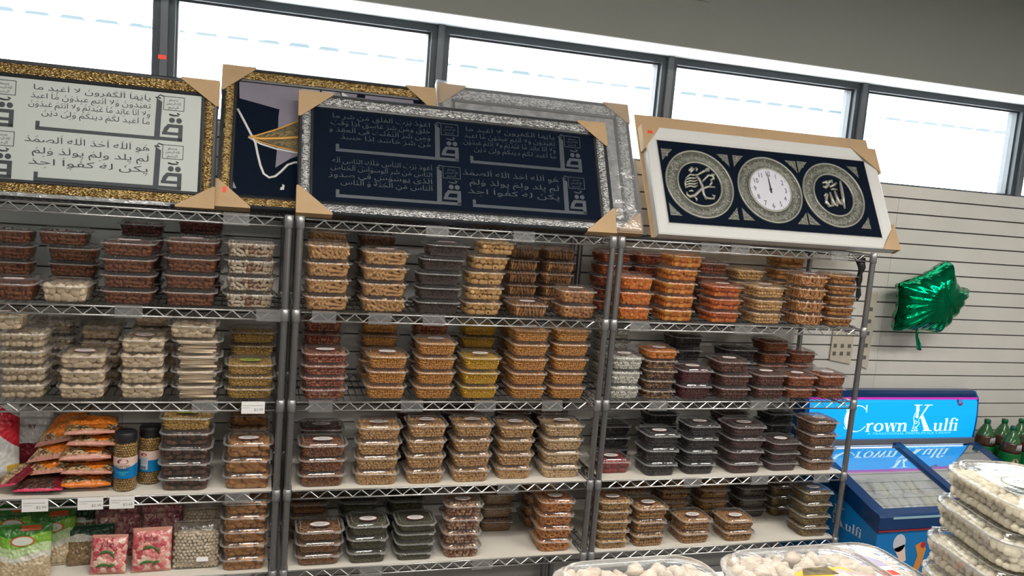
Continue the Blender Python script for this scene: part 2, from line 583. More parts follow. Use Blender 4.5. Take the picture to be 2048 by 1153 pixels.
def shelf_mesh(w):
    """wire shelf: zigzag truss on all four sides, decking wires front to back"""
    mb = MB()
    t, b = 0.009, -0.021
    def truss(p, q):
        p, q = Vector(p), Vector(q)
        d = (q - p); L = d.length; d.normalize()
        mb.tube([p + d * .018 + Vector((0, 0, t)), q - d * .018 + Vector((0, 0, t))], 0.0034, 6, 0)
        mb.tube([p + d * .018 + Vector((0, 0, b)), q - d * .018 + Vector((0, 0, b))], 0.0034, 6, 0)
        n = int((L - .10) / .031)
        pts = []
        for i in range(n + 1):
            s = .05 + (L - .10) * i / n
            pts.append(p + d * s + Vector((0, 0, t - .002 if i % 2 else b + .002)))
        mb.tube(pts, 0.0028, 5, 0, smooth=False)
    truss((0, 0, 0), (w, 0, 0)); truss((0, DEP, 0), (w, DEP, 0))
    truss((0, 0, 0), (0, DEP, 0)); truss((w, 0, 0), (w, DEP, 0))
    me = mb.mesh('shelf_truss', [M['chrome']])
    mb = MB()
    n = int((w - .06) / .026)
    for i in range(n + 1):
        x = .03 + (w - .06) * i / n
        mb.tube([(x, -.002, .0108), (x, DEP + .002, .0108)], 0.0018, 5, 0)
    for y in (.11, .215, .32):
        mb.tube([(.0, y, .0062), (w, y, .0062)], 0.0028, 5, 0)
    return me, mb.mesh('wire_deck', [M['deckwire']])


def post_mesh():
    mb = MB()
    prof = [(0.0125, 0.03)]
    z = 0.06
    while z < 1.770:
        prof += [(0.0125, z - .0012), (0.0117, z - .0011), (0.0117, z + .0011), (0.0125, z + .0012)]
        z += 0.0254
    prof += [(0.0125, 1.776), (0.010, 1.779)]
    mb.lathe(prof, 12, smooth=False)
    return mb.mesh('post', [M['post']])


def collar_mesh():
    mb = MB()
    mb.lathe([(.0128, -.026), (.0158, -.0255), (.0152, .0), (.0148, .0178), (.0128, .0188)], 14)
    return mb.mesh('collar', [M['collar']])


def foot_mesh():
    mb = MB(); mb.lathe([(.016, 0), (.018, .004), (.012, .016), (.006, .02), (.006, .034)], 12)
    return mb.mesh('levelling_foot', [M['black']])


PM, CM, FM = post_mesh(), collar_mesh(), foot_mesh()
RACKX = [(-1.2328, -0.0388), (0.0, 1.194), (1.2299, 2.436)]
RACKLAB = ['chrome wire shelving rack holding bags, jars and tubs, under the white framed calligraphy',
           'chrome wire shelving rack of tubs below the navy silver-framed panel',
           'chrome wire shelving rack of tubs below the framed clock, beside the freezer']
for (a, b), lab in zip(RACKX, RACKLAB):
    rack = empty('wire_shelf_rack', (a, 0, 0))
    tag(rack, lab, 'shelving rack', 'wire shelving racks')
    w = b - a
    tm, dm = shelf_mesh(w)
    for x, y in ((0, 0), (w, 0), (0, DEP), (w, DEP)):
        p = link_mesh('post', PM, rack, (x, y, 0))
        link_mesh('levelling_foot', FM, p)
    for i, z in enumerate(SH):
        s = link_mesh('shelf', tm, rack, (0, 0, z))
        link_mesh('wire_deck', dm, s)
        for x, y in ((0, 0), (w, 0), (0, DEP), (w, DEP)):
            link_mesh('collar', CM, s, (x, y, 0))
        if i < 2:
            mb = MB(); mb.box(.016, w - .016, -.001, DEP, .0128, .0158)
            mb.build('shelf_liner', [M['liner']], s)['label'] = 'cream plastic shelf liner'

# ------------------------------------------------------------------ clear food tubs
TW, TD, TH = 0.165, 0.160, 0.0575


def tub_meshes(w, d, h, r, ribs=0):
    """thin-walled rounded tub; flanged lid with a low dome and a pull tab"""
    mb = MB()
    L = lambda s, z, rs=1.0: rrect(w - 2 * s, d - 2 * s, max(r - s * .6, .008) * rs, z, 4)
    mb.loft([L(.020, .0), L(.0145, .003), L(.0112, h * .40), L(.0092, h * .70), L(.0085, h * .745)], 0, True, cap0=True, cap1=False)
    body = mb.mesh('tub_body', [M['clear']])
    mb = MB()
    mb.loft([L(.009, h * .745), L(.003, h * .742), L(.0, h * .755), L(.0, h * .805), L(.002, h * .82), L(.008, h * .82),
             L(.010, h * .86), L(.013, h * .965), L(.016, h), L(.019, h), L(.022, h * .975), L(.024, h * .97)],
            0, True, cap0=False, cap1=True, mats=[1, 1, 1, 1, 1, 0, 0, 0, 1, 0, 0, 0])
    # pull tab on the front corner and hinge bar at the back
    mb.box(w * .28, w * .40, -d / 2 - .006, -d / 2 + .002, h * .765, h * .80, 1)
    mb.box(-w * .30, w * .30, d / 2 - .002, d / 2 + .004, h * .75, h * .81, 1)
    lid = mb.mesh('lid', [M['lidclear'], M['rim']])
    return body, lid


BODY, LID = tub_meshes(TW, TD, TH, 0.034)


def sticker_mesh(rimmat, facemat, w=.070, d=.044, seed=1):
    mb = MB()
    el = lambda a, b, z: [(a / 2 * math.cos(2 * math.pi * k / 28), b / 2 * math.sin(2 * math.pi * k / 28), z) for k in range(28)]
    mb.loft([el(w, d, 0), el(w, d, .0004), el(w * .95, d * .92, .0004), el(w * .93, d * .9, .0005)], 0, False, mats=[0, 0, 1, 1])
    rr = random.Random(seed)
    for k in range(3):
        ww = w * (.5, .62, .4)[k] / 2
        y = d * (.18, .02, -.18)[k]
        x = -ww
        while x < ww:
            l = rr.uniform(.003, .008)
            mb.box(x, min(x + l, ww), y - .0011, y + .0011, .0005, .0008, 2)
            x += l + .0018
    return mb.mesh('label_sticker', [rimmat, facemat, M['ink']])


M['limerim'] = mat('lime_label', (0.35, 0.45, 0.06), 0.5)
STICK = {1: sticker_mesh(M['redrim'], M['white']), 2: sticker_mesh(M['limerim'], M['limerim'], seed=2)}


# pieces: small meshes scattered through the shell of the heap
def pc_ellipsoid(a, b, c, nu=7, nv=5):
    mb = MB(); mb.sphere((0, 0, 0), 1, nu, nv, 0, a, b, c); return mb.v, mb.f


def pc_lump(a, seed, nu=8, nv=6, amt=.25):
    mb = MB(); mb.sphere((0, 0, 0), 1, nu, nv)
    v = [tuple(Vector(p) * a * (1 + amt * noise.noise(Vector(p) * 1.3 + Vector((seed * 7.1, seed, 0))))) for p in mb.v]
    return v, mb.f


def pc_disc(r, t, n=9, wob=.0):
    mb = MB(); mb.lathe([(r * .82, -t), (r, -t * .5), (r, t * .5), (r * .82, t)], n); v = mb.v
    if wob: v = [(x, y, z + wob * math.sin(x / r * 2.2) * y / r) for x, y, z in v]
    return v, mb.f


def pc_arc(R_, r, a0, a1, n=6):
    pts = [(R_ * math.cos(R(a0 + (a1 - a0) * k / n)), R_ * math.sin(R(a0 + (a1 - a0) * k / n)), 0) for k in range(n + 1)]
    mb = MB(); mb.tube(pts, r, 6, radii=[r * (.55 + .45 * math.sin(math.pi * (k + .4) / (n + .8))) for k in range(n + 1)])
    c = sum((Vector(p) for p in mb.v), Vector()) / len(mb.v)
    return [tuple(Vector(p) - c) for p in mb.v], mb.f


def pc_ring(R_, r, n=10):
    mb = MB(); mb.lathe([(R_ - r, -r * .6), (R_, -r), (R_ + r, -r * .3), (R_ + r, r * .3), (R_, r), (R_ - r, r * .6), (R_ - r, -r * .6)], n); return mb.v, mb.f[:-2]


def pc_stick(l, r, n=6, bend=0.0):
    mb = MB(); mb.tube([(x * l / 2, bend * (x * x - .5), 0) for x in (-1, -.33, .33, 1)], r, n); return mb.v, mb.f


def heap_mesh(name, material, core, pieces, size, w=TW, d=TD, h=TH, fill=.72, jit=.35, orient='free', seed=0, shell=1.05, flat=1.0, lowfill=None):
    """pieces packed in the outer layer of the tub, around a plain core of the same food"""
    rr = random.Random(seed)
    mb = MB()
    top = h * fill
    def half(z):
        t = min(z / (h * .74), 1)
        ins = .016 + (.0092 - .016) * min(1, t * 1.6)
        return w / 2 - ins - .0016, d / 2 - ins - .0016
    sz = size * flat
    hx, hy = half(top * .5)
    c = size * shell * .75
    mb.loft([rrect(2 * (hx - c), 2 * (hy - c), .012, .004, 2), rrect(2 * (hx - c), 2 * (hy - c), .012, max(top - sz * .8, .006), 2)], 1, False)
    nz = max(1, round((top - sz * .35) / (sz * .86)))
    for iz in range(nz):
        z0 = sz * .45 + (top - sz * .9) * (iz / max(nz - 1, 1))
        hx, hy = half(z0)
        hx -= size * .42; hy -= size * .42
        nx, ny = max(2, round(2 * hx / (size * .9)) + 1), max(2, round(2 * hy / (size * .9)) + 1)
        for ix in range(nx):
            for iy in range(ny):
                edge = ix in (0, nx - 1) or iy in (0, ny - 1)
                if not edge and iz < nz - 1: continue
                off = .5 * (iz % 2) / max(nx - 1, 1) * (1 if ix < nx - 1 else 0)
                x = hx * (2 * (ix / (nx - 1) + off) - 1)
                y = hy * (2 * iy / (ny - 1) - 1)
                jx = 0 if ix in (0, nx - 1) else 1
                jy = 0 if iy in (0, ny - 1) else 1
                x += rr.uniform(-jit, jit) * size * jx * .8 + (0 if jx else rr.uniform(-.16, .10) * size * (1 if x > 0 else -1))
                y += rr.uniform(-jit, jit) * size * jy * .8 + (0 if jy else rr.uniform(-.12, .12) * size)
                # rounded corners of the tub
                ex, ey = abs(x) - (hx - .022), abs(y) - (hy - .022)
                if ex > 0 and ey > 0:
                    q = math.hypot(ex, ey)
                    if q > .022:
                        x = math.copysign(hx - .022 + ex * .022 / q, x); y = math.copysign(hy - .022 + ey * .022 / q, y)
                z = z0 + rr.uniform(-jit, jit) * sz * .5
                if iz == nz - 1 and not edge: z += rr.uniform(0, .25) * sz
                pv, pf = pieces[rr.randrange(len(pieces))]
                if orient == 'free': e = Euler((rr.uniform(0, 6.28), rr.uniform(0, 6.28), rr.uniform(0, 6.28)))
                elif orient == 'flat': e = Euler((rr.uniform(-.5, .5), rr.uniform(-.5, .5), rr.uniform(0, 6.28)))
                elif orient == 'face':     # broad side turned to the wall of the tub
                    if edge and iy in (0, ny - 1): e = Euler((math.pi / 2 + rr.uniform(-.4, .4), rr.uniform(0, 6.28), rr.uniform(-.4, .4)))
                    elif edge: e = Euler((rr.uniform(-.4, .4), math.pi / 2 + rr.uniform(-.4, .4), rr.uniform(0, 6.28)))
                    else: e = Euler((rr.uniform(-.5, .5), rr.uniform(-.5, .5), rr.uniform(0, 6.28)))
                elif orient == 'x': e = Euler((rr.uniform(0, 6.28), rr.uniform(-.10, .10), rr.uniform(-.08, .08)))
                elif orient == 'coin': e = Euler((rr.uniform(-.12, .12), math.pi / 2 + rr.uniform(-.2, .2), rr.uniform(-.2, .2)))
                k = rr.uniform(.85, 1.12)
                mx = Matrix.Translation((x, y, max(z, sz * .3))) @ e.to_matrix().to_4x4() @ Matrix.Diagonal((k, k, k, 1))
                # keep every corner inside the plastic
                pts = []
                for p in pv:
                    q = mx @ Vector(p)
                    qh = half(max(min(q.z, top), 0))
                    q.x = max(-qh[0], min(qh[0], q.x)); q.y = max(-qh[1], min(qh[1], q.y)); q.z = max(.0018, min(q.z, h * .93))
                    pts.append(q)
                mb.add(pts, pf, 0, True)
    return mb.mesh(name, [material, core])


def stick_heap(name, material, core, seed=0, w=TW, d=TD, h=TH):
    rr = random.Random(seed)
    mb = MB()
    mb.box(-.052, .052, -.05, .05, .003, .034, 1)
    for iz in range(6):
        for iy in range(14):
            if 0 < iy < 13 and iz < 5: 
                if iy not in (1, 12): continue
            z = .0055 + iz * .0070 + rr.uniform(-.0015, .0015)
            hx = .058 + .006 * iz / 5
            y = -.0625 + .125 * iy / 13
            x = rr.uniform(-.006, .006)
            l = 2 * hx - rr.uniform(.0, .03)
            a = rr.uniform(-.07, .07); b = rr.uniform(-.06, .06)
            p0 = (x - l / 2, y - a * l / 2, max(.003, z - b * l / 2)); p1 = (x + l / 2, y + a * l / 2, max(.003, z + b * l / 2))
            p0 = (p0[0], max(-.066, min(.066, p0[1])), p0[2]); p1 = (p1[0], max(-.066, min(.066, p1[1])), p1[2])
            mb.tube([p0, ((p0[0] + p1[0]) / 2, (p0[1] + p1[1]) / 2, (p0[2] + p1[2]) / 2 + rr.uniform(-.001, .001)), p1], .0040, 7)
    return mb.mesh(name, [material, core])


def C_(*a): return list(a)
E_, LU = pc_ellipsoid, pc_lump
# kind: (tub name, content name, words for the label, piece meshes, size, colours, extra)
KINDS = {
 'almond': ('almond_tub', 'almonds', 'brown almonds', lambda: [E_(.0115, .0068, .004)], .0145, C_((.14, .046, .017), (.21, .070, .025), (.175, .06, .022)), dict(orient='face')),
 'darkred': ('dried_berry_tub', 'dried_berries', 'dark red dried berries', lambda: [LU(.008, 1), LU(.007, 2)], .013, C_((.07, .012, .010), (.12, .022, .016), (.05, .01, .01)), {}),
 'lump': ('dried_curd_tub', 'dried_curd_pieces', 'cream dried curd lumps', lambda: [LU(.016, 1), LU(.014, 2), LU(.018, 3), LU(.012, 4)], .0215, C_((.68, .54, .37), (.76, .62, .45), (.62, .48, .32)), dict(jit=.4)),
 'ball': ('curd_ball_tub', 'curd_balls', 'round cream curd balls', lambda: [LU(.0098, 5, amt=.08), LU(.0092, 6, amt=.08)], .0185, C_((.70, .57, .40), (.78, .65, .48)), dict(jit=.35)),
 'smallball': ('curd_ball_tub', 'curd_balls', 'small cream curd balls', lambda: [LU(.009, 5, amt=.1), LU(.008, 6, amt=.1)], .017, C_((.60, .50, .38), (.70, .60, .47)), dict(jit=.4)),
 'sliver': ('split_almond_tub', 'split_almonds', 'slivered almonds with brown skin', lambda: [E_(.0115, .0058, .0026, 6, 4)], .0125, C_((.74, .64, .50), (.78, .68, .54), (.24, .10, .05), (.70, .58, .42), (.72, .62, .48)), dict(orient='face')),
 'chana': ('roasted_chickpea_tub', 'roasted_chickpeas', 'yellow-green roasted chickpeas', lambda: [LU(.0048, 1, 6, 5), LU(.0044, 2, 6, 5)], .0092, C_((.46, .30, .08), (.58, .40, .12), (.50, .32, .07)), dict(jit=.42)),
 'figs': ('dried_fig_tub', 'dried_figs', 'dark brown dried figs', lambda: [LU(.010, 1), LU(.012, 3), LU(.009, 2)], .019, C_((.055, .028, .018), (.10, .05, .03), (.16, .08, .045)), {}),
 'cookie': ('walnut_cluster_tub', 'walnut_clusters', 'golden-brown walnut halves', lambda: [LU(.016, 1, 10, 8, .5), LU(.014, 2, 10, 8, .5), LU(.013, 8, 10, 8, .5)], .025, C_((.42, .22, .08), (.36, .17, .055), (.50, .28, .11)), dict(jit=.4)),
 'finger': ('pecan_tub', 'long_pale_nuts', 'long tan shelled nuts', lambda: [E_(.0165, .0062, .005), pc_arc(.022, .0058, 60, 130, 5)], .0155, C_((.52, .32, .15), (.60, .38, .18), (.46, .27, .12)), dict(orient='face')),
 'darkfinger': ('dark_nut_tub', 'long_dark_nuts', 'long dark brown nuts', lambda: [E_(.016, .006, .005)], .0155, C_((.13, .065, .03), (.18, .09, .045)), dict(orient='face')),
 'cumin': ('black_seed_tub', 'dark_seeds', 'fine dark brown seeds', lambda: [E_(.0055, .0018, .0016, 5, 4), E_(.0048, .002, .0018, 5, 4)], .0056, C_((.085, .055, .05), (.13, .09, .075), (.06, .04, .035)), {}),
 'hazel': ('pale_fig_tub', 'pale_dried_figs', 'pale tan fig rounds', lambda: [LU(.0125, 1, 9, 7, .12), pc_ring(.0078, .0042, 10), LU(.011, 2, 9, 7, .12)], .0205, C_((.56, .36, .15), (.64, .43, .19), (.50, .31, .12)), dict(orient='face', jit=.22)),
 'ringstack': ('ring_biscuit_tub', 'ring_biscuits', 'brown ring biscuits on edge', lambda: [pc_ring(.0115, .0042, 12)], .0165, C_((.34, .17, .065), (.42, .22, .085), (.28, .13, .05)), dict(orient='coin', jit=.15)),
 'ring': ('fig_ring_tub', 'dried_fig_rings', 'dried fig rings', lambda: [pc_ring(.0105, .0058, 12), LU(.013, 4, 9, 7, .15)], .024, C_((.45, .23, .085), (.36, .16, .06), (.52, .29, .12)), dict(orient='face', jit=.15)),
 'redmix': ('red_skin_peanut_tub', 'red_skin_peanuts', 'red-skinned nuts', lambda: [E_(.0095, .006, .0055), pc_arc(.008, .0045, 0, 150, 5)], .0125, C_((.30, .075, .05), (.36, .10, .06), (.48, .24, .12), (.24, .06, .045)), {}),
 'chickpea': ('dried_chickpea_tub', 'chickpeas', 'tan roasted chickpeas', lambda: [LU(.0046, 1, 6, 5, .15)], .0088, C_((.57, .285, .07), (.65, .345, .095), (.51, .245, .055)), dict(jit=.42)),
 'chickpeabig': ('coated_nut_tub', 'coated_nuts', 'large pale coated nuts', lambda: [LU(.0062, 1, 7, 5, .2), LU(.0056, 2, 7, 5, .2)], .0118, C_((.50, .32, .12), (.58, .38, .16)), dict(jit=.4)),
 'yellow': ('yellow_lentil_tub', 'yellow_lentils', 'bright yellow lentils', lambda: [LU(.0036, 1, 6, 4, .1)], .0072, C_((.74, .40, .025), (.80, .47, .04), (.68, .34, .015)), dict(jit=.42)),
 'chevda': ('snack_mix_tub', 'snack_mix', 'reddish-brown snack mix', lambda: [E_(.006, .0035, .002), LU(.005, 2)], .0098, C_((.22, .085, .035), (.34, .15, .05), (.16, .055, .03)), dict(orient='face')),
 'pistachio': ('pistachio_tub', 'pistachios', 'tan pistachios in shells', lambda: [E_(.0085, .0055, .005)], .0122, C_((.52, .33, .15), (.60, .40, .20), (.44, .26, .11)), dict(orient='face')),
 'palepist': ('pale_pistachio_tub', 'pale_pistachios', 'pale blanched nuts', lambda: [E_(.0078, .0052, .005)], .0112, C_((.58, .42, .24), (.66, .50, .30)), dict(orient='face')),
 'friedstick': ('fried_noodle_tub', 'fried_sticks', 'fried brown noodle sticks', lambda: [pc_stick(.028, .0018, 5, .004), pc_stick(.022, .0016, 5, .003), pc_arc(.010, .0016, 0, 160, 6)], .0125, C_((.34, .17, .06), (.42, .24, .09), (.26, .11, .04)), dict(orient='face')),
 'pumpkin': ('pumpkin_seed_tub', 'pumpkin_seeds', 'dark green pumpkin seeds', lambda: [E_(.0058, .0032, .0014, 5, 4)], .0068, C_((.085, .085, .04), (.13, .128, .065), (.062, .06, .032)), dict(orient='face')),
 'mixnut': ('mixed_nut_tub', 'mixed_nuts', 'mixed white and brown nuts', lambda: [E_(.0105, .0065, .005), pc_arc(.008, .0045, 0, 150, 5), LU(.008, 3)], .0150, C_((.32, .10, .05), (.62, .46, .28), (.24, .07, .04), (.70, .58, .42), (.42, .20, .08)), {}),
 'granola': ('brown_seed_tub', 'brown_seeds', 'brown toasted seeds', lambda: [E_(.006, .0035, .0025, 6, 4)], .0085, C_((.26, .16, .075), (.34, .21, .10)), dict(orient='face')),
 'cashew': ('spiced_cashew_tub', 'spiced_cashews', 'orange spiced cashews', lambda: [pc_arc(.0078, .0052, 10, 180, 6)], .0155, C_((.56, .23, .05), (.64, .31, .085), (.50, .19, .04)), dict(orient='face')),
 'palecashew': ('roasted_cashew_tub', 'roasted_cashews', 'golden roasted cashews', lambda: [pc_arc(.0078, .0052, 10, 180, 6)], .0155, C_((.50, .28, .10), (.58, .34, .13)), dict(orient='face')),
 'apricotbit': ('apricot_tub', 'apricot_pieces', 'bright orange apricot pieces', lambda: [pc_disc(.011, .003, 8, .003), LU(.009, 2)], .0165, C_((.72, .22, .025), (.66, .17, .02), (.78, .32, .05)), dict(orient='face')),
 'apricotbit2': ('mango_tub', 'dried_mango_pieces', 'orange dried mango pieces', lambda: [pc_disc(.013, .0025, 7, .004), LU(.010, 5)], .0185, C_((.70, .25, .025), (.62, .19, .02), (.74, .34, .05)), dict(orient='face')),
 'orangedark': ('dried_fruit_tub', 'dried_fruit', 'dark orange dried fruit', lambda: [LU(.009, 2), pc_disc(.010, .003, 8, .003)], .0165, C_((.36, .085, .02), (.28, .06, .015)), {}),
 'apricotred': ('whole_apricot_tub', 'whole_apricots', 'deep orange whole apricots', lambda: [LU(.0115, 1, 9, 7), LU(.0105, 3, 9, 7)], .0185, C_((.58, .15, .02), (.50, .11, .018), (.66, .22, .03)), {}),
 'redraisin': ('red_raisin_tub', 'red_raisins', 'reddish raisins', lambda: [LU(.007, 2)], .0125, C_((.26, .07, .025), (.20, .05, .02)), {}),
 'beigeball': ('hazelnut_tub', 'hazelnuts', 'round beige hazelnuts', lambda: [LU(.0074, 1, 8, 6, .15), LU(.0068, 4, 8, 6, .15)], .0138, C_((.58, .37, .16), (.66, .44, .21)), dict(jit=.4)),
 'slice': ('dried_slice_tub', 'dried_fruit_slices', 'pale dried fruit slices', lambda: [E_(.022, .0065, .0024, 8, 4), pc_arc(.03, .005, 60, 120, 6)], .0155, C_((.52, .27, .10), (.60, .33, .13), (.44, .20, .07)), dict(orient='face')),
 'goldlump': ('golden_raisin_tub', 'golden_raisins', 'golden dried fruit lumps', lambda: [LU(.011, 1), LU(.0095, 2)], .0175, C_((.46, .22, .05), (.40, .18, .04), (.54, .28, .08)), {}),
 'whitecandy': ('sugared_almond_tub', 'sugared_almonds', 'white sugared almonds', lambda: [E_(.0082, .006, .0055, 8, 6)], .0122, C_((.72, .69, .62), (.80, .77, .70)), dict(jit=.4)),
 'darkmix': ('trail_mix_tub', 'trail_mix', 'dark trail mix with pale nuts', lambda: [E_(.0105, .0065, .005), LU(.0075, 3)], .0140, C_((.10, .035, .03), (.07, .03, .025), (.58, .40, .20), (.14, .04, .03), (.48, .26, .10)), {}),
 'apricot': ('round_apricot_tub', 'dried_apricots', 'bright round dried apricots', lambda: [LU(.0135, 1, 9, 7, .15)], .0225, C_((.74, .27, .03), (.66, .21, .02)), dict(jit=.4)),
 'maroon': ('date_paste_tub', 'date_paste', 'smooth maroon date paste', lambda: [LU(.0045, 2, 6, 5)], .0088, C_((.085, .014, .02), (.11, .018, .026)), {}),
 'raisin': ('brown_date_tub', 'brown_dates', 'dark brown dates', lambda: [LU(.0085, 2), E_(.010, .0065, .006)], .0145, C_((.115, .042, .03), (.16, .06, .04), (.085, .028, .022)), {}),
 'rust': ('rust_apricot_tub', 'rust_apricots', 'rust-brown dried apricots', lambda: [LU(.010, 1), LU(.009, 4)], .0165, C_((.26, .075, .02), (.32, .10, .03), (.20, .05, .018)), {}),
 'prune': ('black_prune_tub', 'black_prunes', 'black prunes', lambda: [LU(.0085, 1), LU(.0075, 3)], .0140, C_((.018, .016, .018), (.035, .028, .03), (.025, .02, .022)), {}),
 'plum': ('purple_raisin_tub', 'purple_raisins', 'purple-brown raisins', lambda: [LU(.007, 1), LU(.0065, 3)], .0120, C_((.055, .024, .026), (.085, .035, .036)), {}),
 'brownraisin': ('light_raisin_tub', 'light_raisins', 'light brown raisins', lambda: [LU(.006, 1), LU(.0055, 3)], .0105, C_((.24, .13, .06), (.19, .095, .045), (.30, .17, .085)), {}),
 'jujube': ('jujube_tub', 'red_jujubes', 'glossy red jujubes', lambda: [LU(.0105, 1, 9, 7, .1)], .0180, C_((.24, .02, .022), (.30, .03, .03)), {}),
 'brownnut': ('walnut_tub', 'walnut_pieces', 'brown walnut pieces', lambda: [LU(.008, 1, 8, 6, .5), LU(.007, 4, 8, 6, .5)], .0128, C_((.38, .21, .075), (.44, .26, .10), (.32, .16, .055)), {}),
 'greyraisin': ('dark_mulberry_tub', 'dark_mulberries', 'dark grey mulberries', lambda: [LU(.0065, 1)], .0115, C_((.07, .05, .04), (.10, .075, .06)), {}),
 'olive': ('green_raisin_tub', 'green_raisins', 'olive green raisins', lambda: [LU(.0062, 1), LU(.0055, 2)], .0108, C_((.20, .145, .055), (.25, .18, .075), (.16, .11, .04)), {}),
 'stick': ('curd_stick_tub', 'curd_sticks', 'cream stick rolls', None, 0, C_((.66, .52, .36), (.74, .60, .44), (.60, .46, .30)), {}),
}
HEAPS = {}


def contents(kind):
    if kind in HEAPS: return HEAPS[kind]
    name, cname, words, pcs, size, cols, ex = KINDS[kind]
    cols = [tuple(min(.82, c * (1.06 if q[2] > .5 * q[0] else (1.28, 1.2, 1.12)[i])) for i, c in enumerate(q)) for q in cols]
    mm = ramp_mat(cname + '_skin', cols)
    core = mat(cname + '_core', tuple(min(c[i] for c in cols) * .7 for i in range(3)), .8)
    if kind == 'stick':
        HEAPS[kind] = [stick_heap(cname, mm, core, s) for s in (1, 2)]
    else:
        HEAPS[kind] = [heap_mesh(cname, mm, core, pcs(), size, seed=s * 17 + len(kind), **ex) for s in ((1, 2) if size > .009 else (1,))]
    return HEAPS[kind]


def make_tub(kind, variant, stick, body=None, lid=None, scale_st=1.0):
    nm, cname = KINDS[kind][0], KINDS[kind][1]
    e = empty(nm)
    link_mesh('tub_body', body or BODY, e)
    link_mesh('lid', lid or LID, e)
    hs = contents(kind)
    c = link_mesh(cname, hs[variant % len(hs)], e)
    c['kind'] = 'stuff'
    c['label'] = KINDS[kind][2]
    if stick:
        s = link_mesh('label_sticker', STICK[stick], e, (0, -.012, TH * .973))
        s['label'] = 'oval white label with red rim' if stick == 1 else 'oval lime green label'
    return e


PROTO = {}


def tub(kind, variant, stick):
    k = (kind, variant, stick)
    if k not in PROTO:
        PROTO[k] = make_tub(kind, variant, stick)
        return PROTO[k]
    return copy_tree(PROTO[k])


ORD = ['', 'first', 'second', 'third', 'fourth', 'fifth', 'sixth', 'seventh', 'eighth', 'ninth', 'tenth', 'eleventh']
RACKW = ["left rack", "middle rack", "right rack"]
SHELFW = {3: 'top tub shelf', 2: 'second tub shelf', 1: 'third tub shelf', 0: 'lowest tub shelf'}
